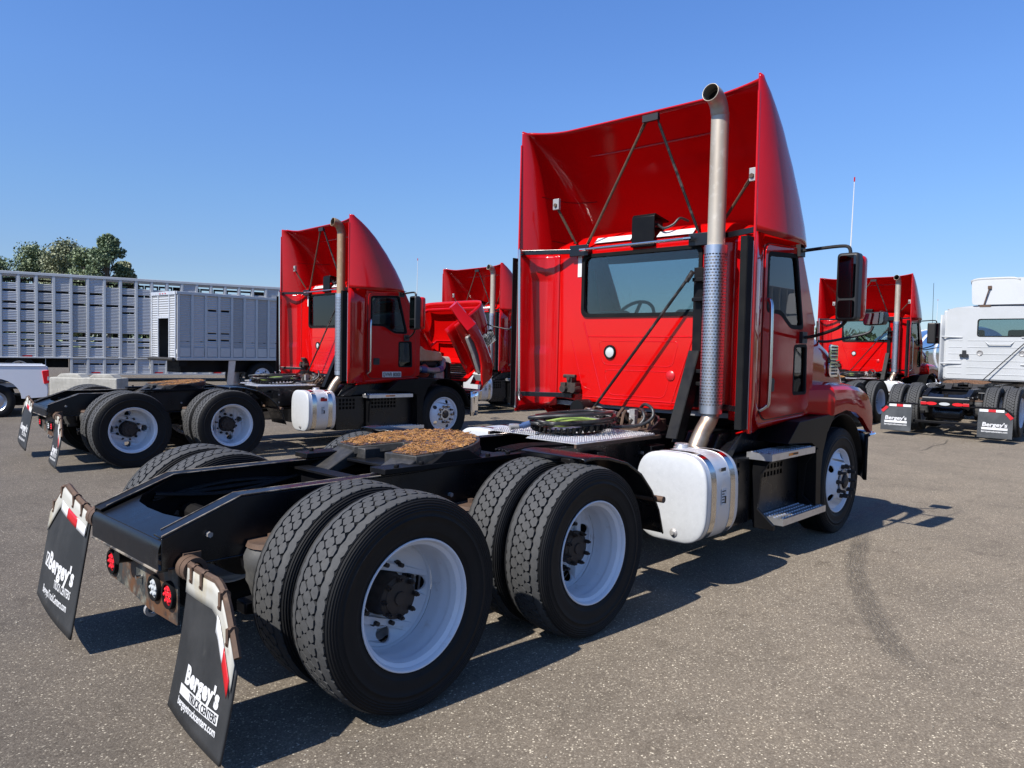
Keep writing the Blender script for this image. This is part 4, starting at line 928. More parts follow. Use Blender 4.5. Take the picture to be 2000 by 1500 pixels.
def steps(rt, s):
    def boxg():
        g = G(); g.box((3.06, s*.56, .30), (4.58, s*1.00, .84)); return g
    b = ob('battery_box', boxg, PLAST, rt, 0, bevel=.012, key='bb%d' % s)
    def panel():
        holes = [rrect(3.70+.062*i, .64+.062*k, 3.742+.062*i, .682+.062*k, .004, 1) for i in range(8) for k in range(3)]
        h2 = [rrect(3.10+.062*i, .64+.062*k-.02*0, 3.142+.062*i, .682+.062*k, .004, 1) for i in range(5) for k in range(3)]
        g = G().plate(rrect(3.64, .31, 4.54, .835, .02), holes, .012, lambda u, v, w: (u, s*1.016+w, v))
        return g.plate(rrect(3.06, .31, 3.56, .835, .02), h2, .012, lambda u, v, w: (u, s*1.016+w, v))
    ob('vented_cover', panel, BLKG, b, 0, key='bp%d' % s)
    def shelf():
        return G().prism([(3.2, .845), (3.35, .845), (3.5, 1.02), (3.5, 1.035), (3.2, .86)], 'y', s*.6, s*.98).prism([(3.15, .85), (4.40, .85), (4.30, 1.05), (3.28, 1.03)], 'y', s*.62, s*.90)
    ob('heat_guard', shelf, BLKG, b, 20, bevel=.01, key='bh%d' % s)
    for x in (3.60, 4.50):
        ob('step_bracket', (lambda x=x: G().prism([(s*1.03, .85), (s*1.20, .85), (s*1.10, .70), (s*1.08, .42), (s*1.22, .30), (s*1.22, .26), (s*1.05, .26), (s*1.03, .40)], 'x', x, x+.035)), PLAST, b, 0, bevel=.004, key='ba%d%.1f' % (s, x))
    for i, (x0, x1, y0, y1, z) in enumerate(((3.55, 4.40, 1.00, 1.215, .875), (3.74, 4.62, 1.01, 1.24, .335))):
        def st(x0=x0, x1=x1, y0=y0, y1=y1, z=z):
            g = G(); g.box((x0, s*y0, z-.055), (x1, s*y1, z)); n = 17
            for r in range(4):
                for k in range(n):
                    xx = x0+.03+(x1-x0-.06)*(k+(.5 if r % 2 else 0))/n; yy = y0+.03+(y1-y0-.06)*r/3
                    g.cyl((xx, s*yy, z), (xx, s*yy, z+.007), .012, .007, n=6, caps=True)
            return g
        t = ob('step', st, ALU, b, 20, bevel=.004 if False else 0, key='stp%d%d' % (s, i))
        if i == 0: ob('step_label', lambda: G().box((3.86, s*1.214, .838), (4.04, s*1.2175, .860)), LAMB, t, 0, key='stl%d' % s)
        if i == 0: ob('step_print', lambda: G().box((3.94, s*1.216, .842), (4.035, s*1.2185, .856)), BLET, t, 0, key='stq%d' % s)
    def skirt():
        g = G(); g.prism(rpoly([(3.90, .93), (4.12, 1.10), (4.82, 1.135), (4.90, 1.115), (4.74, .97), (4.655, .80), (4.625, .6), (4.64, .27), (4.53, .27), (4.50, .85), (4.40, .90)], .012, 2), 'y', s*.66, s*1.185)
        return g
    ob('fender_skirt', skirt, PLAST, rt, 20, bevel=.02, key='fsk%d' % s)
def bumper(rt, metal=None):
    b = ob('bumper', lambda: G().grid(lambda u, v: (5.93+.10*math.sin(u*math.pi)**.6-(.0 if .06 < u < .94 else .26*(1-min(u, 1-u)/.06)), -1.215+2.43*u, .88-.44*v), 40, 4), metal or PLAST, rt, 50, solid=.03, key='bmp')
    ob('bumper_chrome', lambda: G().tube([(5.70, -1.215, .885), (5.90, -1.20, .89), (6.0, -.95, .895), (6.05, 0, .895), (6.0, .95, .895), (5.90, 1.20, .89), (5.70, 1.215, .885)], .026, 10, sm=4, flat=.6), CHR, b, 60, key='bmc')
    ob('front_axle', lambda: G().cyl((L_, -.95, AZ-.06), (L_, .95, AZ-.06), .06, n=12).box((4.6, -.5, .42), (5.6, -.4, .46)).box((4.6, .4, .42), (5.6, .5, .46)), BLK, rt, 30, key='fax')
    ob('sump', lambda: G().box((4.2, -.33, .45), (5.5, .33, 1.15)), HUB, rt, 30, bevel=.05, key='sump')
def tail(rt):
    p = ob('tail_lamp_panel', lambda: G().plate(rpoly([(-.43, .385), (-.43, .64), (.43, .64), (.43, .43), (.20, .42), (-.1, .38)], .012), [], .008, lambda u, v, w: (-.755+w, u, v)), RUSTP, rt, 0, key='tlp')
    lamp(p, 'tail_lamp', (-.762, .355, .515), .062, LRED, key='tl1'); lamp(p, 'reverse_lamp', (-.762, -.19, .505), .060, LCLR, key='tl2'); lamp(p, 'tail_lamp', (-.762, -.355, .51), .062, LRED, key='tl3')
    ob('trailer_socket', lambda: G().cyl((-.76, .10, .60), (-.83, .10, .605), .032, n=12).cyl((-.83, .10, .605), (-.835, .10, .605), .038, n=12), PLAST, p, 40, key='tl4')
    ob('number_plate_lamp', lambda: G().cyl((-.76, -.02, .52), (-.79, -.02, .52), .010, n=8), CHR, p, 40, key='tl5')
    ob('tow_eye', lambda: G().lathe([(.020, -.01), (.034, -.01), (.034, .01), (.02, .01)], 16, 'y', (-.72, -.03, .35), True).box((-.74, -.05, .375), (-.70, -.01, .45)), GREYH, p, 30, key='tl6')
def tractor(name, label, loc, rz, variant=1, full=True):
    rt = root(name, label, 'truck', loc, rz, 'red day cab tractors parked in the lot')
    random.seed(4)
    for s in (-1, 1):
        rl = ob('frame_rail', (lambda s=s: g_rail(s)), BLK if s > 0 else BLKG, rt, 20, bevel=.003, key='rail%d' % s)
        ob('worn_edge', (lambda s=s: G().tube([(x, s*.431, rail_top(x)+.0085) for x in (-.83, -.65, -.46, 0, .35)], .0042, 6)), mat_chip, rl, 40, key='wed%d' % s)
        ob('worn_edge', (lambda s=s: G().tube([(x, s*.343, rail_top(x)+.0085) for x in (-.80, -.65, -.46, 0, .35)], .0034, 6)), mat_chip, rl, 40, key='wee%d' % s)
    ob('rear_crossmember', g_rear_cross, BLKG, rt, 30, key='rcm')
    ob('worn_edge', lambda: G().tube([(-.842, -.42, .645), (-.843, .42, .645)], .006, 6), mat_chip, rt, 40, key='wef')
    tail(rt)
    for left in (True, False): mud_flap(rt, left)
    k = 0
    for x in (0, S_):
        for s in (-1, 1):
            for kind, y in (('outer', 1.06), ('inner', .715)):
                wheel(rt, x, s*y, AZ, s, kind, R(20) if x == 0 and s < 0 else .4+1.7*x+s)
    for s in (-1, 1): wheel(rt, L_, s*1.045, AZ, s, 'steer', .2)
    suspension(rt); fifth_wheel(rt); deck(rt); hoses(rt)
    for s in (-1, 1):
        fender_arc(rt, s); tank(rt, s, variant); steps(rt, s); extender(rt, s); mirror_arm(rt, s)
    cab(rt, variant=variant); fairing(rt); exhaust(rt, variant)
    hood(rt, R(56) if variant == 2 else 0); bumper(rt, CHR if variant == 2 else None)
    antenna(rt, -1)
    return rt
# ------------------------------------------------------------------ ground
def gh(x, y):
    d = (x-CP.x)*math.cos(YAW)+(y-CP.y)*math.sin(YAW); t = min(1, max(0, (d-13)/7)); return .10*t*t*(3-2*t)
def asphalt():
    m = bpy.data.materials.new('asphalt'); m.use_nodes = True; t = m.node_tree; b = t.nodes['Principled BSDF']
    tc = t.nodes.new('ShaderNodeTexCoord')
    def N(kind, **k):
        n = t.nodes.new(kind)
        for a, v in k.items(): n.inputs[a].default_value = v
        return n
    def ramp(src, pts):
        r = t.nodes.new('ShaderNodeValToRGB'); e = r.color_ramp.elements
        while len(e) < len(pts): e.new(.5)
        for q, (p, c) in zip(e, pts): q.position = p; q.color = (*c, 1)
        t.links.new(src, r.inputs[0]); return r.outputs[0]
    def mix(a, bb, f, mode='MIX'):
        x = t.nodes.new('ShaderNodeMix'); x.data_type = 'RGBA'; x.blend_type = mode
        for s, k in ((a, 'A'), (bb, 'B')):
            if isinstance(s, tuple): x.inputs[k].default_value = (*s, 1)
            else: t.links.new(s, x.inputs[k])
        if isinstance(f, (int, float)): x.inputs['Factor'].default_value = f
        else: t.links.new(f, x.inputs['Factor'])
        return x.outputs['Result']
    vo = N('ShaderNodeTexVoronoi', Scale=150.0); vo.feature = 'F1'; t.links.new(tc.outputs['Object'], vo.inputs['Vector'])
    n1 = N('ShaderNodeTexNoise', Scale=1.1, Detail=9.0, Roughness=.6); t.links.new(tc.outputs['Object'], n1.inputs['Vector'])
    n2 = N('ShaderNodeTexNoise', Scale=34.0, Detail=6.0, Roughness=.7); t.links.new(tc.outputs['Object'], n2.inputs['Vector'])
    n3 = N('ShaderNodeTexNoise', Scale=.16, Detail=4.0); t.links.new(tc.outputs['Object'], n3.inputs['Vector'])
    sep = t.nodes.new('ShaderNodeSeparateColor'); t.links.new(vo.outputs['Color'], sep.inputs[0])
    stone = ramp(sep.outputs[0], [(0, (.104, .085, .064)), (.40, (.124, .102, .078)), (.80, (.150, .126, .098)), (.93, (.19, .161, .125)), (.975, (.31, .27, .208)), (1, (.50, .445, .35))])
    edge = ramp(vo.outputs['Distance'], [(0, (1, 1, 1)), (.45, (.92, .92, .92)), (.85, (.74, .73, .72)), (1, (.66, .66, .66))])
    c = mix(stone, edge, 1.0, 'MULTIPLY')
    c = mix(c, ramp(n2.outputs[0], [(.3, (.78, .78, .78)), (.7, (1.15, 1.15, 1.15))]), 1.0, 'MULTIPLY')
    c = mix(c, ramp(n1.outputs[0], [(.30, (.80, .80, .80)), (.55, (1, 1, 1)), (.75, (1.10, 1.09, 1.07))]), 1.0, 'MULTIPLY')
    c = mix(c, ramp(n3.outputs[0], [(.35, (1.0, 1.0, 1.0)), (.65, (1.08, 1.08, 1.06))]), 1.0, 'MULTIPLY')
    n4 = N('ShaderNodeTexNoise', Scale=5.0, Detail=3.0); t.links.new(tc.outputs['Object'], n4.inputs['Vector'])
    c = mix(c, ramp(n4.outputs[0], [(.58, (1, 1, 1)), (.70, (.80, .79, .78))]), 1.0, 'MULTIPLY')
    b.inputs['Diffuse Roughness'].default_value = 1.0
    t.links.new(c, b.inputs['Base Color']); b.inputs['Roughness'].default_value = .82; b.inputs['Specular IOR Level'].default_value = .35
    bp = N('ShaderNodeBump', Strength=.45, Distance=.005); bp.invert = True; t.links.new(vo.outputs['Distance'], bp.inputs['Height']); t.links.new(bp.outputs[0], b.inputs['Normal'])
    return m
ASPH = asphalt()
def ground():
    xs = [-900, -200, -60, -20, -8]+[-8+2*i for i in range(1, 32)]+[80, 150, 400, 1500]
    ys = [-900, -200, -60, -20, -8]+[-8+2*i for i in range(1, 32)]+[80, 150, 400, 1500]
    g = G(); n = len(ys)
    g.v = [(x, y, gh(x, y)) for x in xs for y in ys]
    g.f = [(i*n+j, (i+1)*n+j, (i+1)*n+j+1, i*n+j+1) for i in range(len(xs)-1) for j in range(n-1)]
    return tag(ob('ground', g, ASPH, smooth=60), 'worn brown grey asphalt of the truck lot', None, None, 'structure')
ground()
# ------------------------------------------------------------------ the red tractors
tractor('truck_tractor', 'large red day cab tractor with empty deck, coiled air lines and curled black mud flaps', (0, 0, 0), 0, 1)
t2 = tractor('truck_tractor', 'red day cab tractor with its hood tilted open over the engine', (1.658, 7.763, 0), -.071, 2)
def engine(rt):
    e = ob('engine', lambda: G().box((4.72, -.30, .75), (5.62, .30, 1.30)).box((4.80, -.24, 1.28), (5.5, .24, 1.42)), HUB, rt, 20, bevel=.04)
    ob('valve_cover', lambda: G().prism(rpoly([(4.80, 1.40), (4.80, 1.66), (5.10, 1.69), (5.20, 1.62), (5.56, 1.58), (5.60, 1.42)], .04), 'y', -.46, .12), CREAM, e, 30, bevel=.05)
    ob('turbo_housing', lambda: G().lathe([(.04, -.16), (.10, -.14), (.15, -.05), (.15, .05), (.10, .12), (.05, .14)], 20, 'x', (5.18, -.36, 1.22)), ORNG, e, 40)
    ob('coolant_hose', lambda: G().tube([(4.72, -.62, 1.22), (4.95, -.60, 1.27), (5.25, -.58, 1.24), (5.5, -.52, 1.27), (5.60, -.45, 1.36), (5.62, -.3, 1.44)], .055, 14, sm=5), GREYH, e, 60)
    for a, b in (((4.98, -.6, 1.268), (5.10, -.592, 1.257)), ((5.42, -.545, 1.255), (5.52, -.515, 1.275))):
        ob('hose_coupler', (lambda a=a, b=b: G().cyl(a, b, .062, n=16)), BLUE, e, 40)
    ob('radiator_shroud', lambda: G().prism(rpoly([(-.55, .62), (-.52, 1.42), (.52, 1.42), (.55, .62)], .12), 'x', 5.62, 5.74), PLAST, e, 30, bevel=.03)
    ob('header_tank', lambda: G().prism(rpoly([(-.50, 1.36), (-.42, 1.50), (.42, 1.50), (.50, 1.36)], .05), 'x', 5.60, 5.78), mat_shroud, e, 30, bevel=.03)
    ob('air_filter', lambda: G().cyl((4.75, -.52, 1.5), (4.75, -.52, 1.92), .15, n=24).tube([(4.75, -.52, 1.88), (4.9, -.5, 1.9), (5.0, -.42, 1.75), (5.05, -.36, 1.45)], .08, 14, sm=4), PLAST, e, 40)
    for nm, a, b, m_ in (('rocker_box', (4.9, -.42, 1.30), (5.5, .2, 1.42), HUB), ('alternator', (5.35, -.52, 1.05), (5.6, -.3, 1.25), GREYH), ('coolant_bottle', (4.68, .3, 1.5), (4.85, .7, 1.85), TWHT)):
        ob(nm, (lambda a=a, b=b: G().box(a, b)), m_, e, 0, bevel=.04)
    h2 = [c for c in rt.children if c.name.startswith('hood')][0]
    def hh(g): g.v = [(x-HINGE[0], y, z-HINGE[2]) for x, y, z in g.v]; return g
    for s in (-1, 1):
        ob('headlamp_back', hh(G().prism(rpoly([(4.95, 1.12), (5.0, 1.30), (5.5, 1.34), (5.74, 1.15), (5.70, 1.0), (5.3, 1.08)], .05), 'y', s*1.02, s*1.10)), GREYH, h2, 30, bevel=.02)
        ob('inner_wing', hh(G().grid(lambda u, v: (4.75+1.0*u, s*(.66+.02*math.sin(6*u)), 1.05+.35*v), 8, 3)), RED_IN, h2, 50, solid=.01)
    ob('hood_brace', hh(G().tube([(4.75, -.95, 1.55), (4.78, -.8, 1.85), (4.78, .8, 1.85), (4.75, .95, 1.55)], .035, 8)), RED_IN, h2, 40)
    ob('hood_brace', hh(G().tube([(5.45, -.85, 1.3), (5.4, -.75, 1.66), (5.4, .75, 1.66), (5.45, .85, 1.3)], .03, 8)), RED_IN, h2, 40)
    def loom():
        g = G(); rnd = random.Random(9)
        for k in range(12):
            x, y = 4.75+rnd.random()*.7, rnd.uniform(-.45, -.25); g.tube([(x, y, 1.0+rnd.random()*.3), (x+.12, y-.05, 1.25+rnd.random()*.2), (x+.3, y+.02, 1.1+rnd.random()*.2)], .014, 6, sm=3)
        return g
    ob('wiring_loom', loom, HOSE, e, 60)
mat_shroud = mat('grey_plastic_tank', (.30, .28, .25), .5)
engine(t2)
# weight rating lettering low on the door of the tractor with the open hood
pl_ = ob('weight_plate', lambda: G().plate(rrect(3.86, 1.155, 4.23, 1.245, .004), [], .002, lambda u, v, w: (u, -1.1005+w, v)), TWHT, t2, 0)
ob('lettering', lambda: G().text("GVWR 80000", .10, lambda u, v, w: (3.87+u, -1.1025, 1.165+v*.95), bold=.003, width=.35), BLET, pl_, 0)
t3 = tractor('truck_tractor', 'red tractor almost hidden behind the tilted open hood of another', (8.06, 10.75, .05), R(-5), 1)
ob('lettering', lambda: G().text("MACK", .20, lambda u, v, w: (4.80+u, -.99, 1.55+v), bold=.004, width=.55), CHR, t3, 0)
t4 = tractor('truck_tractor', 'red tractor parked beside the white tractor, no flaps showing', (15.85, 3.52, .10), R(-1.4), 1)

# ------------------------------------------------------------------ white tractor
def white_tractor(label, loc, rz):
    rt = root('truck_tractor', label, 'truck', loc, rz)
    for s in (-1, 1): ob('frame_rail', (lambda s=s: g_rail(s)), BLK if s > 0 else BLKG, rt, 20, bevel=.003, key='rail%d' % s)
    ob('rear_crossmember', g_rear_cross, BLKG, rt, 30, key='rcm')
    k = 0
    for x in (0, S_):
        for s in (-1, 1):
            for kind, y in (('outer', 1.06), ('inner', .715)): k += 1; wheel(rt, x, s*y, AZ, s, kind, k)
    for s in (-1, 1): wheel(rt, L_, s*1.045, AZ, s, 'steer', .2)
    suspension(rt); fifth_wheel(rt, RGREASE)
    for s in (-1, 1):
        o = lambda u, v, w: (-.86-.06*(.6-v)/.6+w, u, v)
        yi, yo = s*.60, s*1.19
        fl = ob('mud_flap', (lambda: G().plate([(yi, .03), (yo, .03), (yo, .42), (s*1.03, .585), (yi, .585)], [], .01, o)), FLAP5, rt, 0)
        for i, (a, b) in enumerate(((.62, .77), (.77, .90), (.90, 1.04))):
            ob('reflective_strip', (lambda a=a, b=b: G().plate([(s*a, .535), (s*b, .535), (s*b, .585), (s*a, .585)], [], .003, lambda u, v, w: (o(u, v, w)[0]-.012, u, v))), TRED if i == 1 else TWHT, fl, 0)
        ob('reflective_strip', (lambda: G().plate([(s*1.05, .51), (s*1.10, .54), (s*1.20, .44), (s*1.15, .40)], [], .003, lambda u, v, w: (o(u, v, w)[0]-.014, u, v))), TRED, fl, 0)
        ob('hanger_bar', (lambda: G().tube([(-.85, s*.46, .60), (-.86, s*.6, .61), (-.86, s*1.03, .61), (-.86, s*1.20, .47)], .018, 6)), BLK, fl, 30)
        yl = max(yi, yo)
        F = lambda u0, z0: (lambda u, v, w: (o(0, z0+v, 0)[0]-.0075, yl-u0-u, z0+v))
        ob('lettering', (lambda: G().text("Bergey's", .11, F(.08, .255), bold=.003, width=.42, shear=.08)), WLET, fl, 0)
        ob('lettering_bar', (lambda: G().grid(lambda a, b: F(.07, .19)(.44*a, .045*b, 0), 1, 1)), WLET, fl, 0)
        ob('lettering', (lambda: G().text("bergeystruckcenters.com", .05, F(.07, .14), bold=.001, width=.44)), WLET, fl, 0)
    bp = ob('tail_lamp_panel', lambda: G().box((-.88, -.43, .58), (-.86, .43, .70)), BLK, rt, 0)
    for y, m, n in ((.24, LRED, 'tail_lamp'), (0, LCLR, 'reverse_lamp'), (-.24, LRED, 'tail_lamp')):
        ob(n, (lambda y=y: G().prism([(y+.10*math.cos(a), .64+.032*math.sin(a)) for a in [2*math.pi*i/18 for i in range(18)]], 'x', -.89, -.88)), m, bp, 30)
    for s in (-1, 1): ob('marker_lamp', (lambda s=s: G().box((-.895, s*.33, .61), (-.88, s*.44, .67))), TRED, bp, 0, bevel=.004)
    ob('tow_hook', lambda: G().plate(rpoly([(-.06, .72), (-.03, .86), (.03, .86), (.06, .72)], .02), [circle(0, .83, .016, 10)], .02, lambda u, v, w: (-.80+w, u, v)), BLK, rt, 0)
    ob('air_tank', lambda: G().lathe([(.0001, -.30), (.10, -.28), (.15, -.22), (.15, .22), (.10, .28), (.0001, .30)], 24, 'y', (-.55, 0, .44)), BLKG, rt, 40)
    ob('rear_bar', lambda: G().box((-.70, -.62, .22), (-.62, .62, .27)), BLK, rt, 0, bevel=.005)
    # cab: ribbed back wall, corner wings, flat deflector
    X = 3.3
    win = [(-.285, 2.14), (-.285, 2.52), (.285, 2.52), (.285, 2.14)]
    win = rpoly([(-.75, 2.14), (-.75, 2.53), (.285, 2.53), (.285, 2.14)], .06)
    c = ob('cab', lambda: G().plate(rpoly([(-.98, 1.08), (-.98, 2.78), (-.8, 2.84), (.8, 2.84), (.98, 2.78), (.98, 1.08)], .06), [win], .03, lambda u, v, w: (X+w, u, v)), WPAINT, rt, 30)
    ob('rear_window', lambda: G().plate(win, [], .004, lambda u, v, w: (X+.012+w, u, v)), GLS, c, 0)
    ob('window_seal', lambda: G().plate(rpoly([(-.775, 2.115), (-.775, 2.555), (.31, 2.555), (.31, 2.115)], .07), [win], .016, lambda u, v, w: (X-.012+w, u, v)), RUB, c, 0)
    for s in (-1, 1):
        ob('cab_side', (lambda s=s: G().prism(rpoly([(X, 1.05), (X, 2.78), (4.3, 2.78), (4.75, 1.95), (4.75, 1.05)], .06), 'y', s*.97, s*1.05)), WPAINT, c, 20, bevel=.02)
        ob('corner_wing', (lambda s=s: G().grid(lambda u, v: (X+.10-.22*u, s*(.97+.12*u), 1.04+1.62*v), 4, 4)), WPAINT, c, 40, solid=.02)
        ob('wing_bar', (lambda s=s: G().tube([(X-.02, s*.62, 2.10), (X-.05, s*.9, 2.11), (X-.09, s*1.07, 2.12)], .018, 8)), WPAINT, c, 40)
        ob('wing_bar', (lambda s=s: G().tube([(X-.02, s*.62, 1.45), (X-.05, s*.9, 1.45), (X-.09, s*1.07, 1.45)], .018, 8)), WPAINT, c, 40)
        ob('mirror', (lambda s=s: G().box((4.0, s*1.4, 1.95), (4.1, s*1.6, 2.5))), BLET, rt, 0, bevel=.03)
    for i in range(9):
        z = 1.20+.165*i
        if z > 2.05: continue
        ob('wall_rib', (lambda z=z: G().tube([(X-.012, .50, z), (X-.012, -.9, z)], .012, 6)), WPAINT, c, 40)
        ob('wall_rib', (lambda z=z: G().tube([(X-.012, .92, z), (X-.012, .62, z)], .012, 6)), WPAINT, c, 40)
    for y in (.23, -.645):
        ob('vent_ring', (lambda y=y: G().lathe([(.045, -.03), (.06, -.035), (.07, -.02), (.07, 0)], 20, 'x', (X, y, 1.72)).lathe([(.0001, -.02), (.045, -.018)], 20, 'x', (X, y, 1.72))), GREYH, c, 40)
    ob('grab_handle', lambda: G().tube([(X-.01, .12, 2.0), (X-.06, .05, 1.93), (X-.06, -.40, 1.93), (X-.01, -.47, 2.0)], .014, 8), WPAINT, c, 40)
    ob('gladhand_holder', lambda: G().box((X-.07, .52, 1.62), (X, .60, 1.78)).cyl((X-.08, .50, 1.65), (X, .50, 1.65), .04, n=10).cyl((X-.08, .62, 1.65), (X, .62, 1.65), .04, n=10), BLET, c, 0)
    ob('roof', lambda: G().grid(lambda u, v: (X+.02+1.0*u, -.98+1.96*v, 2.80+.10*math.sin(v*math.pi)**.5*math.sin(min(1, u/.2)*math.pi/2)), 8, 12), WPAINT, c, 50, solid=.02)
    d = ob('roof_deflector', lambda: G().grid(lambda u, v: (X+.10+1.0*(1-v)**1.3+.0*u, (-.98+1.96*u)*1.0*(.52 if False else .53), 2.93+.63*v-.06*abs(2*u-1)**6*v), 16, 10), WPAINT, c, 50, solid=.03)
    ob('deflector_panel', lambda: G().plate(rpoly([(-.98, 2.90), (-.94, 3.54), (.46, 3.55), (.50, 3.45), (.46, 2.90)], .08), [], .03, lambda u, v, w: (X+.06+.12*(v-2.9)+w, u, v)), WPAINT, c, 30, bevel=.01)
    ob('deflector_strut', lambda: G().cyl((X, .20, 2.88), (X+.03, .10, 3.30), .014, n=8).box((X-.02, .05, 2.84), (X+.04, .28, 2.89)).box((X+.05, .06, 3.28), (X+.08, .14, 3.36)), RUST, c, 30)
    ob('brace_rod', lambda: G().cyl((X-.06, -.9, 2.20), (X-.12, .12, 1.06), .012, n=8), BLET, rt, 40)
    ob('hood', lambda: G().prism(rpoly([(4.75, 1.0), (4.75, 1.95), (5.6, 1.7), (5.9, 1.45), (5.95, .9)], .1), 'y', -.9, .9), WPAINT, rt, 30, bevel=.08, segs=3)
    for s in (-1, 1): ob('fender', (lambda s=s: G().prism(rpoly([(4.45, 1.1), (4.6, 1.35), (5.6, 1.35), (5.9, 1.1), (5.95, .9), (5.7, .9), (5.5, 1.12), (4.7, 1.12)], .06), 'y', s*.85, s*1.2)), WPAINT, rt, 30, bevel=.03)
    ob('bumper', lambda: G().box((5.85, -1.2, .4), (6.05, 1.2, .85)), PLAST, rt, 0, bevel=.04)
    ob('cab_floor', lambda: G().box((X, -1, 1.05), (4.7, 1, 1.12)), TRIM, c, 0)
    for s in (-1, 1): ob('seat', (lambda s=s: G().box((3.75, s*.25, 1.3), (3.9, s*.7, 2.3))), SEAT, c, 0, bevel=.05)
    ob('windshield', lambda: G().grid(lambda u, v: (4.3+.45*v, -.97+1.94*u, 2.78-.83*v), 1, 1), GLS, c, 0)
    ob('antenna', lambda: G().cyl((4.1, 1.5, 2.3), (4.12, 1.52, 3.55), .006, n=6), BLET, rt, 40)
    for s in (-1, 1): tank(rt, s)
    return rt
FLAP5 = mat('sheen_grey_flap', (.035, .037, .038), .38, var=[((.075, .078, .08), 2.5, .45, .75)])  # grey sheen on the flaps is put into a lighter base colour
RGREASE = mat('dry_rusty_grease', (.20, .10, .05), .6, var=[((.10, .055, .03), 25, .45, .65), ((.28, .16, .08), 40, .55, .7)], bump=(75, .8, .02))
white_tractor('white tractor with rusty fifth wheel and square lettered mud flaps', (15.9, .42, .10), R(1))
white_tractor('white tractor standing alone across the lane, seen only in the red door', (17.5, -7.6, .05), R(1))

# ------------------------------------------------------------------ livestock trailers
GALV = mat('punched_aluminium', (.46, .465, .465), .42, .35, var=[((.42, .44, .46), 1.2, .4, .75), ((.36, .36, .36), 6, .6, .85)])
GALVD = mat('aluminium_post', (.52, .525, .525), .45, .35, var=[((.44, .45, .47), 2, .4, .8)])
GALVS = [GALV, mat('punched_aluminium_dull', (.40, .405, .405), .48, .35, var=[((.34, .35, .36), 1.5, .4, .75), ((.28, .27, .25), 5, .6, .8, (4, 4, .5))]), mat('punched_aluminium_bright', (.53, .535, .535), .36, .4, var=[((.48, .50, .52), 1.0, .4, .7), ((.36, .36, .35), 7, .62, .85, (4, 4, .5))])]
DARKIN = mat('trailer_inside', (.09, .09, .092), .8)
def slot_panel(w, z0, z1, slots, corr=.0):
    """bay of corrugated sheet in the x-z plane at y=0 facing -y with cut slots [(za, zb, xa, xb)]"""
    g = G(); zs = sorted({z0, z1}|{q for s in slots for q in s[:2]})
    def quad(xa, xb, za, zb):
        n = max(1, int((zb-za)/.055))
        for i in range(n):
            a = za+(zb-za)*i/n; b = za+(zb-za)*(i+1)/n; m = (a+b)/2
            g.add([(xa, 0, a), (xb, 0, a), (xb, -corr, m), (xa, -corr, m)], [(0, 1, 2, 3)])
            g.add([(xa, -corr, m), (xb, -corr, m), (xb, 0, b), (xa, 0, b)], [(0, 1, 2, 3)])
    for a, b in zip(zs, zs[1:]):
        s = [q for q in slots if q[0] <= a+1e-6 and q[1] >= b-1e-6]
        if s: xa, xb = s[0][2], s[0][3]; quad(0, xa, a, b); quad(xb, w, a, b)
        else: quad(0, w, a, b)
    return g
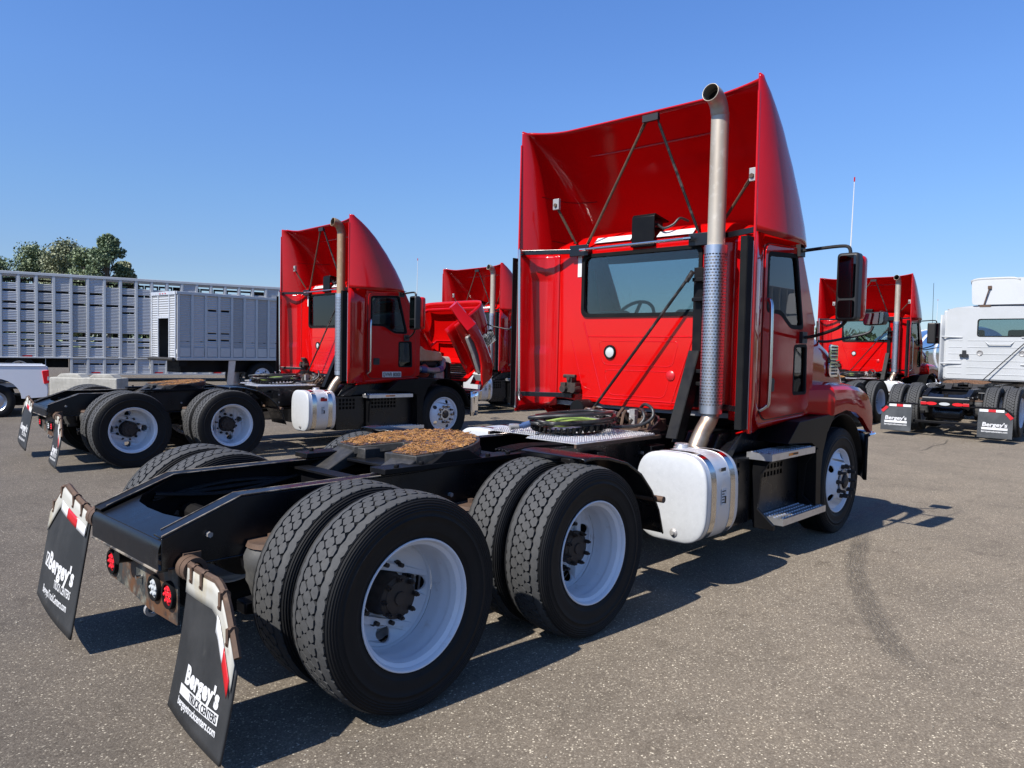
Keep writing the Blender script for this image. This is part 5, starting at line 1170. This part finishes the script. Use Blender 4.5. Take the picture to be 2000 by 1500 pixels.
def cattle_trailer():
    A = V((4.81, 28.08, 0)); B = V((14.19, 25.65, 0)); d = (B-A).normalized(); ang = math.atan2(d.y, d.x)
    rt = root('livestock_trailer', 'long punched aluminium livestock trailer with rows of open slots', 'trailer', (A.x, A.y, .0), ang)
    H = 4.1; k0, k1 = -9, 22; bw = .545; rnd = random.Random(21)
    rows = ((3.68, 3.92), (3.36, 3.44), (2.94, 3.02), (2.70, 2.77), (2.26, 2.34), (1.86, 1.92), (1.60, 1.66), (1.38, 1.44))
    low = ((.98, 1.05), (.74, .80))
    for k in range(k0, k1):
        x = k*bw; bel = x > 2.1; z0 = .40 if bel else 1.0
        sl = []
        for i, (a, b) in enumerate(rows):
            if i == 0 and k in (3, 5, 11, 17): continue
            if i in (3, 4) and 4 <= k <= 6: continue
            if bel and i == 4: continue
            if rnd.random() < (.10 if not bel else .22) and i: continue
            bb = b
            if bel and i == 5: a, bb = 1.78, 1.94
            sl.append((a, bb, .06, bw-.08))
        if bel:
            for a, b in low:
                if rnd.random() < .8: sl.append((a, b, .06, bw-.08))
        p = ob('side_panel', (lambda: slot_panel(bw-.02, z0, 4.0, sl, .012)), GALVS[rnd.randrange(3)], rt, 0, loc=(x, 0, 0), solid=.008)
        ob('side_post', (lambda: G().box((-.045, -.045, z0), (.045, -.004, 4.02))), GALVD, rt, 0, loc=(x, 0, 0), key='ctp%d' % bel, bevel=.008)
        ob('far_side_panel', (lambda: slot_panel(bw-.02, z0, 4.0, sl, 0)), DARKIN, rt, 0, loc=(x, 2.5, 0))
        if k % 2 and k > -4: ob('reflective_strip', lambda: G().box((.1, -.02, 0), (.40, -.012, .045)), TRED if k % 4 == 1 else TWHT, rt, 0, loc=(x, 0, z0+.03 if bel else 1.03), key='trs%d' % (k % 4 == 1))
    for n, z, t in (('top_rail', 4.03, .10), ('middle_rail', 1.0, .05)):
        ob(n, (lambda z=z, t=t: G().box((k0*bw, -.055, z-t/2-.0), (k1*bw, -.002, z+t/2))), GALVD, rt, 0, bevel=.01)
    ob('bottom_rail', lambda: G().box((2.18, -.05, .36), (k1*bw, -.002, .42)), GALVD, rt, 0)
    ob('roof', lambda: G().grid(lambda u, v: (k0*bw+(k1-k0)*bw*u, 2.56*v-.03, 4.07+.08*math.sin(v*math.pi)), 2, 8), GALV, rt, 40, solid=.01)
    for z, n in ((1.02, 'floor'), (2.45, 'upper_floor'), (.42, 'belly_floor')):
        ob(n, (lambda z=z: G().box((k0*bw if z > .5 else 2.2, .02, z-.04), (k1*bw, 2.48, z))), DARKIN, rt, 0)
    for x in (-2.2, -.75, .72):
        pass
    for x in (-1.0, .55):
        for y, kind in ((.16, 'outer'), (2.34, 'outer')): wheel(rt, x, y, AZ+.08, -1 if y < 1 else 1, kind, x)
    ob('wheel_arch', lambda: G().box((-2.2, .02, .96), (1.9, .30, 1.0)), PLAST, rt, 0)
    ob('mud_guard', lambda: G().box((1.35, .0, .38), (1.37, .30, 1.0)), GALVD, rt, 0)
    ob('chassis', lambda: G().box((k0*bw, .6, .62), (2.1, 1.9, .96)), BLK, rt, 0)
cattle_trailer()
def stock_body():
    A = V((7.51, 19.6, 0)); B = V((10.92, 19.79, 0)); d = (B-A).normalized(); ang = math.atan2(d.y, d.x)
    rt = root('livestock_truck', 'short aluminium livestock box with its narrow rear door open', 'trailer', (A.x, A.y, .10), ang)
    z0, z1, Wd = 1.07, 3.12, 1.62; bw = .44; rnd = random.Random(3)
    for k in range(9):
        sl = []
        if k in (2, 3): sl = [(2.55, 2.61, .06, bw-.1), (1.84, 1.88, .06, bw-.1), (1.62, 1.67, .06, bw-.1)]
        elif k == 3: sl = [(2.6, 2.9, .06, bw-.1)]
        sl.append((1.58, 1.60, .25, .33)) if not sl else None
        ob('side_panel', (lambda: slot_panel(bw-.02, z0, z1-.08, sl, .014)), GALVS[rnd.randrange(3)], rt, 0, loc=(k*bw+.06, 0, 0), solid=.006)
        ob('side_post', lambda: G().box((-.04, -.04, z0), (.04, -.004, z1-.05)), GALVD, rt, 0, loc=(k*bw+.05, 0, 0), key='sbp', bevel=.008)
        ob('base_panel', lambda: G().box((.05, -.03, z0+.05), (bw-.06, -.012, z0+.34)), GALVD, rt, 0, loc=(k*bw+.05, 0, 0), key='sbb', bevel=.01)
    ob('top_rail', lambda: G().box((-.02, -.05, z1-.09), (4.05, .0, z1)), GALVD, rt, 0, bevel=.01)
    ob('bottom_rail', lambda: G().box((0, -.05, z0-.06), (4.05, .0, z0+.03)), GALVD, rt, 0, bevel=.01)
    ob('roof', lambda: G().box((0, 0, z1-.03), (4.05, Wd, z1)), GALV, rt, 0)
    # rear wall (faces -x): side strips, header, open doorway
    def strip(ya, yb, za, zb):
        g = G(); n = int((zb-za)/.07)
        for i in range(n):
            a = za+(zb-za)*i/n; b = za+(zb-za)*(i+1)/n; m = (a+b)/2
            g.add([(0, ya, a), (0, yb, a), (-.018, yb, m), (-.018, ya, m)], [(0, 1, 2, 3)]); g.add([(-.018, ya, m), (-.018, yb, m), (0, yb, b), (0, ya, b)], [(0, 1, 2, 3)])
        return g
    for a, b, c_, d_ in ((.05, .40, z0, z1-.1), (1.18, Wd-.03, z0, z1-.1), (.44, 1.14, 2.36, z1-.1)):
        ob('rear_panel', (lambda a=a, b=b, c_=c_, d_=d_: strip(a, b, c_, d_)), GALV, rt, 0, solid=.006)
    for y in (0, .40, 1.14, Wd-.04):
        ob('rear_post', (lambda y=y: G().box((-.04, y, z0), (.0, y+.045, z1-.02))), TANK, rt, 0, bevel=.006)
    ob('door_header', lambda: G().box((-.045, .42, 2.30), (.0, 1.16, 2.36)), TANK, rt, 0)
    ob('rear_top_rail', lambda: G().box((-.05, 0, z1-.10), (.0, Wd, z1+.005)), TANK, rt, 0)
    for y in (.62, .80, .98): ob('marker_lamp', (lambda y=y: G().box((-.06, y-.03, z1-.075), (-.05, y+.03, z1-.045))), TRED, rt, 0)
    ob('rear_bumper', lambda: G().cyl((-.10, -.02, z0-.03), (-.10, Wd, z0-.03), .055, n=12), CASTI, rt, 40)
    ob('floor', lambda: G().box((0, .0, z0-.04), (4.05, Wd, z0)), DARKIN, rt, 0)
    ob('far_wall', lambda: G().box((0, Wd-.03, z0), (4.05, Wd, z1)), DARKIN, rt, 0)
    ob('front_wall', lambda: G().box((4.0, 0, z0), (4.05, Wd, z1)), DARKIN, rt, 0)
    def bags():
        g = G(); rr = random.Random(4)
        for k in range(7): g.lathe([(.0001, -.09), (.07, -.07), (.11, 0), (.07, .07), (.0001, .09)], 10, 'z', (.25+rr.random()*.3, .55+rr.random()*.5, z0+.09+rr.random()*.12))
        return g
    ob('sack_pile', bags, mat('pale_sacks', (.45, .47, .5), .7, var=[((.08, .14, .25), 6, .5, .55)]), rt, 50)
    ob('chassis', lambda: G().box((.3, .35, .62), (4.3, 1.25, z0-.05)), BLK, rt, 0)
    ob('under_box', lambda: G().box((.1, .05, .82), (.35, .5, z0-.06)), BLK, rt, 0)
    for a in (1.75, 2.2):
        ob('mud_flap', (lambda a=a: G().prism([(a, 1.0), (a+.24, 1.0), (a+.14, .15), (a-.06, .15)], 'y', .05+(a-1.75), .08+(a-1.75))), ALU, rt, 0)
    for y, sd_ in ((.16, -1), (Wd-.16, 1)): wheel(rt, 2.95, y, AZ-.04, sd_, 'steer', .5)
    ob('rope', lambda: G().tube([(-.12, 1.5, 1.9), (-.13, 1.5, 1.2), (-.12, 1.52, .9), (-.13, 1.47, .75), (-.14, 1.53, .72), (-.12, 1.52, .9)], .012, 6, sm=4), OFFW, rt, 60)
stock_body()

# ------------------------------------------------------------------ concrete block, pickup
CONC = mat('concrete', (.36, .35, .31), .85, var=[((.25, .24, .21), 3, .4, .7), ((.45, .43, .38), 11, .5, .8), ((.16, .15, .13), 5, .58, .8, (3, 3, .5))], bump=(30, .5, .01))
def block():
    A, B = V((3.86, 18.82, 0)), V((5.10, 17.53, 0)); d = (B-A).normalized()
    rt = root('concrete_block', 'weathered grey concrete barrier block with two raised lugs on top', 'block', (A.x, A.y, .1), math.atan2(d.y, d.x))
    ob('body', lambda: G().box((0, 0, 0), (1.79, .62, .57)), CONC, rt, 0, bevel=.03)
    for x in (.12, .98): ob('lug', (lambda x=x: G().prism([(x, .565), (x+.12, .665), (x+.58, .665), (x+.70, .565)], 'y', .10, .52)), CONC, rt, 0, bevel=.02)
block()
def pickup():
    WP = mat('pickup_paint', (.72, .73, .76), .25, 0, .6)
    A, B = V((1.95, 15.07, 0)), V((2.635, 14.34, 0)); d = (B-A).normalized()
    # x axis points to the tail, y away from the viewer
    rt = root('pickup_truck', 'white pickup bed with red tail lamp beyond the tractor mud flaps', 'pickup', (B.x, B.y, .0), math.atan2(d.y, d.x)+R(34))
    def bed(s):
        y0 = 0 if s < 0 else 1.9
        o = [(0, .46), (.0, 1.02), (-.03, 1.10), (-2.0, 1.12), (-2.0, .44), (-1.42, .42)]
        arch = [(-.92+.46*math.cos(R(a)), .42+.42*math.sin(R(a))) for a in range(180, -1, -15)]
        return G().plate(o+arch+[(-.40, .42), (-.10, .44)], [], .05, lambda u, v, w: (u, y0+w+.06*(s if False else 0), v))
    b = ob('bed_side', lambda: bed(-1), WP, rt, 30, bevel=.02)
    ob('bed_side', lambda: bed(1), WP, rt, 30, bevel=.02)
    ob('bed_rail', lambda: G().box((-2.0, -.035, 1.08), (-.02, .10, 1.125)), WP, rt, 0, bevel=.02)
    ob('tailgate', lambda: G().box((-.04, .02, .50), (.02, 1.88, 1.08)), WP, rt, 0, bevel=.02)
    ob('tail_lamp', lambda: G().prism(rpoly([(-.06, .72), (-.10, 1.0), (.03, 1.02), (.035, .74)], .02), 'y', -.045, .14), LRED, rt, 30, bevel=.01)
    ob('reverse_lamp', lambda: G().box((.0, -.05, .80), (.04, .10, .88)), LCLR, rt, 0)
    ob('bumper', lambda: G().box((-.10, .0, .28), (.06, 1.9, .42)), BLK, rt, 0, bevel=.02)
    ob('bed_floor', lambda: G().box((-2.0, .05, .62), (-.02, 1.85, .66)), PLAST, rt, 0)
    ob('chassis', lambda: G().box((-5.0, .4, .25), (-.1, 1.5, .45)), BLK, rt, 0)
    for x in (-.92, -4.3):
        for y, sd_ in ((.14, -1), (1.76, 1)):
            w = empty('wheel', rt, (x, y, .36), (0, 0, 0 if sd_ < 0 else math.pi))
            ob('tyre', lambda: G().lathe([(.20, -.10), (.24, -.125), (.32, -.125), (.36, -.10), (.36, .10), (.32, .12), (.22, .12)], 32), TYRE, w, 40, key='pt')
            ob('rim', lambda: G().lathe([(.0001, -.06), (.06, -.07), (.16, -.05), (.20, -.10), (.21, -.11)], 24), SHIELD, w, 30, key='pr')
    ob('cab_body', lambda: G().prism(rpoly([(-2.03, .42), (-2.03, 1.15), (-2.35, 1.75), (-3.6, 1.78), (-4.1, 1.2), (-5.2, 1.1), (-5.3, .5), (-4.75, .42)], .08), 'y', .0, 1.9), WP, rt, 30, bevel=.05)
    ob('side_window', lambda: G().prism([(-2.3, 1.2), (-2.42, 1.62), (-3.5, 1.65), (-3.85, 1.22)], 'y', -.01, .02), SOOT, rt, 0)
pickup()

# ------------------------------------------------------------------ tank trailer and white truck nose far right
def tanker():
    rt = root('tank_trailer', 'polished silver tank trailer standing behind the red and white tractors', 'trailer', (33.3, 5.6, .1), R(35))
    ob('tank_barrel', lambda: G().lathe([(.0001, -5.2), (.5, -5.15), (.95, -4.9), (1.02, -4.5), (1.02, 4.5), (.95, 4.9), (.5, 5.15), (.0001, 5.2)], 40, 'x', (0, 0, 1.75)), CHR_D, rt, 40)
    for x in (-3.4, -1.7, 0, 1.7, 3.4): ob('barrel_ring', (lambda x=x: G().lathe([(1.02, -.05), (1.06, -.05), (1.06, .05), (1.02, .05)], 40, 'x', (x, 0, 1.75))), TANK, rt, 30)
    ob('chassis', lambda: G().box((-4.8, -.5, .55), (4.8, .5, .75)), BLK, rt, 0)
    for x in (-4, -2.7, 3.9):
        for s in (-1, 1): wheel(rt, x, s*1.05, AZ, s, 'steer', 0)
CHR_D = mat('satin_tank', (.80, .83, .87), .18, 1)
tanker()

def van_trailer():
    rt = root('box_trailer', 'long white box trailer parked across the lane, mirrored in the red door', 'trailer', (13.5, -12.6, .05), R(1))
    ob('box', lambda: G().box((0, 0, 1.1), (14.5, 2.5, 4.0)), WPAINT, rt, 0, bevel=.03)
    for k in range(25): ob('side_post', lambda: G().box((-.02, 2.5, 1.12), (.02, 2.515, 3.95)), ALU, rt, 0, loc=(.2+.58*k, 0, 0), key='vtp')
    ob('side_rail', lambda: G().box((0, 2.5, 1.0), (14.5, 2.53, 1.18)), ALU, rt, 0)
    ob('landing_gear', lambda: G().box((11.5, .5, 0), (11.65, 2.0, 1.0)), BLK, rt, 0)
    for x in (1.2, 2.5):
        for y, sd_ in ((.25, -1), (2.25, 1)): wheel(rt, x, y, AZ, sd_, 'outer', x)
van_trailer()

# ------------------------------------------------------------------ trees
LEAF = [mat('leaf_%d' % i, c, .6, var=[((c[0]*.6, c[1]*.65, c[2]*.6), 1.2, .4, .65), ((c[0]*1.5, c[1]*1.35, c[2]*1.3), 2.6, .5, .75)]) for i, c in enumerate(((.13, .18, .095), (.17, .215, .11), (.20, .22, .125)))]  # pale greyish greens: distance haze is put into the leaf colour
BARK = mat('bark', (.11, .09, .07), .9, bump=(12, .8, .03))
def tree(x, y, h, w, seed, m, label, dens=19000):
    rnd = random.Random(seed); rt = root('tree', label, 'tree', (x, y, .1), 0, 'trees beyond the trailers'); w *= 1.25
    tg = G(); tg.tube([(0, 0, 0), (.1, .05, h*.25), (-.05, .1, h*.5), (.05, 0, h*.8)],   .14, 8, sm=2); cl = []
    for k in range(46):
        a = rnd.uniform(0, 6.28); t = rnd.random(); z = h*(.22+.70*t); env = math.sin(min(1, (1.05-t))*math.pi*.62)*w
        r = env*rnd.uniform(.25, 1); c = V((r*math.cos(a), r*math.sin(a), z)); s = rnd.uniform(.6, 1.15)*w*.34
        cl.append((c, s)); tg.tube([(0, 0, z*.72), c*.55+V((0, 0, z*.38)), c], .035, 5)
    ob('trunk', tg, BARK, rt, 50)
    g = G()
    for k in range(dens):
        c, s = cl[k % len(cl)]; d = V((rnd.gauss(0, 1), rnd.gauss(0, 1), rnd.gauss(0, 1))).normalized()*s*rnd.random()**.4; d.z *= .75
        p = c+d; n = V((rnd.gauss(0, 1), rnd.gauss(0, 1), rnd.gauss(.5, 1))).normalized(); u = n.orthogonal().normalized()*rnd.uniform(.07, .135); v = n.cross(u)*rnd.uniform(.5, .9)
        g.add([p-u, p-v*.6, p+u, p+v], [(0, 1, 2, 3)])
    ob('crown', g, m, rt, 0)
def on_depth(px, d):
    q = CP+fw*d+r2*((px-1000)/1477.6*d); return q
for px, dp, h, w, sd_, m, lb in ((-30, 62, 9.3, 3.0, 1, 0, 'dark green rounded tree furthest along the livestock trailer roof toward its rear'), (70, 66, 10.0, 2.7, 2, 1, 'mid green tree with two joined rounded crowns'),
                                  (125, 64, 10.2, 2.6, 3, 2, 'yellowish green broad tree in the middle of the treetops'), (165, 62, 9.4, 2.0, 4, 1, 'low dense green tree between two taller trees'),
                                  (212, 60, 10.5, 1.7, 5, 0, 'tallest narrow tree with a pointed loose crown'), (243, 63, 8.9, 1.3, 6, 2, 'small thin tree at the end of the row of treetops')):
    q = on_depth(px, dp); tree(q.x, q.y, h, w, sd_, LEAF[m], lb)
def woods(name, label, pts, seed, h):
    rnd = random.Random(seed); g = G()
    for i in range(len(pts)-1):
        a, b = V(pts[i]), V(pts[i+1]); n = int((b-a).length/2.2)
        for k in range(n):
            c = a.lerp(b, k/n); hh = h*rnd.uniform(.6, 1.15)
            for q in range(70):
                z = rnd.random(); p = V((c.x+rnd.gauss(0, 1.6), c.y+rnd.gauss(0, 1.6), hh*z*(1-.0*z)+.2))
                u = V((rnd.gauss(0, 1), rnd.gauss(0, 1), rnd.gauss(0, .7))).normalized()*rnd.uniform(.5, 1.0); v = V((0, 0, 1)).cross(u).normalized()*.5+V((0, 0, rnd.uniform(.3, .8)))
                g.add([p-u, p-v, p+u, p+v], [(0, 1, 2, 3)])
    o = ob(name, g, LEAF[1], None, 0); tag(o, label, None, None, 'stuff')
woods('treeline', 'far woods along the edge of the lot', [(150, -160, 0), (190, -40, 0), (190, 60, 0), (130, 150, 0), (20, 190, 0)], 5, 7)

# ------------------------------------------------------------------ marks on the asphalt
def mark(name, label, pts, w, colr, alpha, z=.004, scale=9, rough=.8):
    m = bpy.data.materials.new(name); m.use_nodes = True; t = m.node_tree; b = t.nodes['Principled BSDF']; b.inputs['Base Color'].default_value = (*colr, 1); b.inputs['Roughness'].default_value = rough
    tc = t.nodes.new('ShaderNodeTexCoord'); mp = t.nodes.new('ShaderNodeMapping'); mp.inputs['Scale'].default_value = (2.0, 14, 1)
    n = t.nodes.new('ShaderNodeTexNoise'); n.inputs['Scale'].default_value = scale; n.inputs['Detail'].default_value = 8
    sx = t.nodes.new('ShaderNodeSeparateXYZ'); mr = t.nodes.new('ShaderNodeMapRange'); mr.inputs[1].default_value = .45; mr.inputs[2].default_value = .60; mr.inputs[4].default_value = alpha
    e = t.nodes.new('ShaderNodeMath'); e.operation = 'PINGPONG'; e.inputs[1].default_value = .5
    e2 = t.nodes.new('ShaderNodeMath'); e2.operation = 'MULTIPLY'; e2.inputs[1].default_value = 4; e2.use_clamp = True
    f2 = t.nodes.new('ShaderNodeMath'); f2.operation = 'PINGPONG'; f2.inputs[1].default_value = .5
    f3 = t.nodes.new('ShaderNodeMath'); f3.operation = 'MULTIPLY'; f3.inputs[1].default_value = 5; f3.use_clamp = True
    k = t.nodes.new('ShaderNodeMath'); k.operation = 'MULTIPLY'; k2 = t.nodes.new('ShaderNodeMath'); k2.operation = 'MULTIPLY'
    L = t.links.new
    L(tc.outputs['UV'], sx.inputs[0]); L(tc.outputs['UV'], mp.inputs[0]); L(mp.outputs[0], n.inputs['Vector']); L(n.outputs['Fac'], mr.inputs[0])
    L(sx.outputs[1], e.inputs[0]); L(e.outputs[0], e2.inputs[0]); L(sx.outputs[0], f2.inputs[0]); L(f2.outputs[0], f3.inputs[0])
    L(mr.outputs[0], k.inputs[0]); L(e2.outputs[0], k.inputs[1]); L(k.outputs[0], k2.inputs[0]); L(f3.outputs[0], k2.inputs[1]); L(k2.outputs[0], b.inputs['Alpha'])
    P = [V((*p, 0)) for p in pts]; Q = []
    for i in range(len(P)-1):
        p0, p1, p2, p3 = P[max(0, i-1)], P[i], P[i+1], P[min(len(P)-1, i+2)]
        for q in range(6):
            s = q/6; Q.append(.5*((2*p1)+(p2-p0)*s+(2*p0-5*p1+4*p2-p3)*s*s+(3*p1-p0-3*p2+p3)*s**3))
    Q.append(P[-1]); n_ = len(Q); me = bpy.data.meshes.new(name); vs = []; uv = []
    for i, p in enumerate(Q):
        dd = (Q[min(n_-1, i+1)]-Q[max(0, i-1)]).normalized(); nn = V((-dd.y, dd.x, 0))
        for j in range(3): q = p+nn*w*(j-1)/2; vs.append((q.x, q.y, gh(q.x, q.y)+z)); uv.append((i/(n_-1), j/2))
    fs = [(i*3+j, (i+1)*3+j, (i+1)*3+j+1, i*3+j+1) for i in range(n_-1) for j in range(2)]
    me.from_pydata(vs, [], fs); u = me.uv_layers.new(); 
    for lp in me.loops: u.data[lp.index].uv = uv[lp.vertex_index]
    me.materials.append(m); o = bpy.data.objects.new(name, me); col.objects.link(o); tag(o, label, None, None, 'structure')
mark('skid_mark', 'curved dark tyre scuff on the open asphalt', [(5.5, -1.28), (4.85, -1.47), (3.97, -1.73), (3.24, -2.055), (2.70, -2.33), (2.36, -2.54), (2.15, -2.75)], .20, (.035, .033, .031), .5)
mark('crack', 'thin crack in the asphalt behind the white tractor', [(12.3, .25), (12.9, .16), (13.6, .22), (14.2, .17), (15.2, .35)], .05, (.02, .02, .02), .9, .004, 30)
mark('wet_patch', 'dark damp patch on the asphalt ahead of the steer tyre', [(5.5, -1.15), (6.1, -1.1), (6.7, -1.12), (7.1, -1.05)], .45, (.03, .03, .034), .45, .004, 3, .45)
def grit():
    rnd = random.Random(8); g = G()
    for k in range(260):
        x, y = rnd.uniform(-1.8, 9), rnd.uniform(-3.2, -.9)
        if k % 3 == 0: x, y = rnd.uniform(-3, 1), rnd.uniform(-1.5, 4.5)
        r = rnd.uniform(.003, .007)*(1.8 if k % 23 == 0 else 1)
        g.add([(x+r*q[0]*rnd.uniform(.7, 1.3), y+r*q[1]*rnd.uniform(.7, 1.3), r*.5+r*q[2]*.7) for q in ((1, 0, 0), (-1, 0, 0), (0, 1, 0), (0, -1, 0), (0, 0, 1), (0, 0, -1))],
              [(0, 2, 4), (2, 1, 4), (1, 3, 4), (3, 0, 4), (2, 0, 5), (1, 2, 5), (3, 1, 5), (0, 3, 5)])
    tag(ob('grit', g, mat('pale_grit', (.38, .35, .29), .8, var=[((.18, .16, .13), 3, .4, .6)]), None, 0), 'loose pale grit scattered over the asphalt', None, None, 'stuff')
grit()
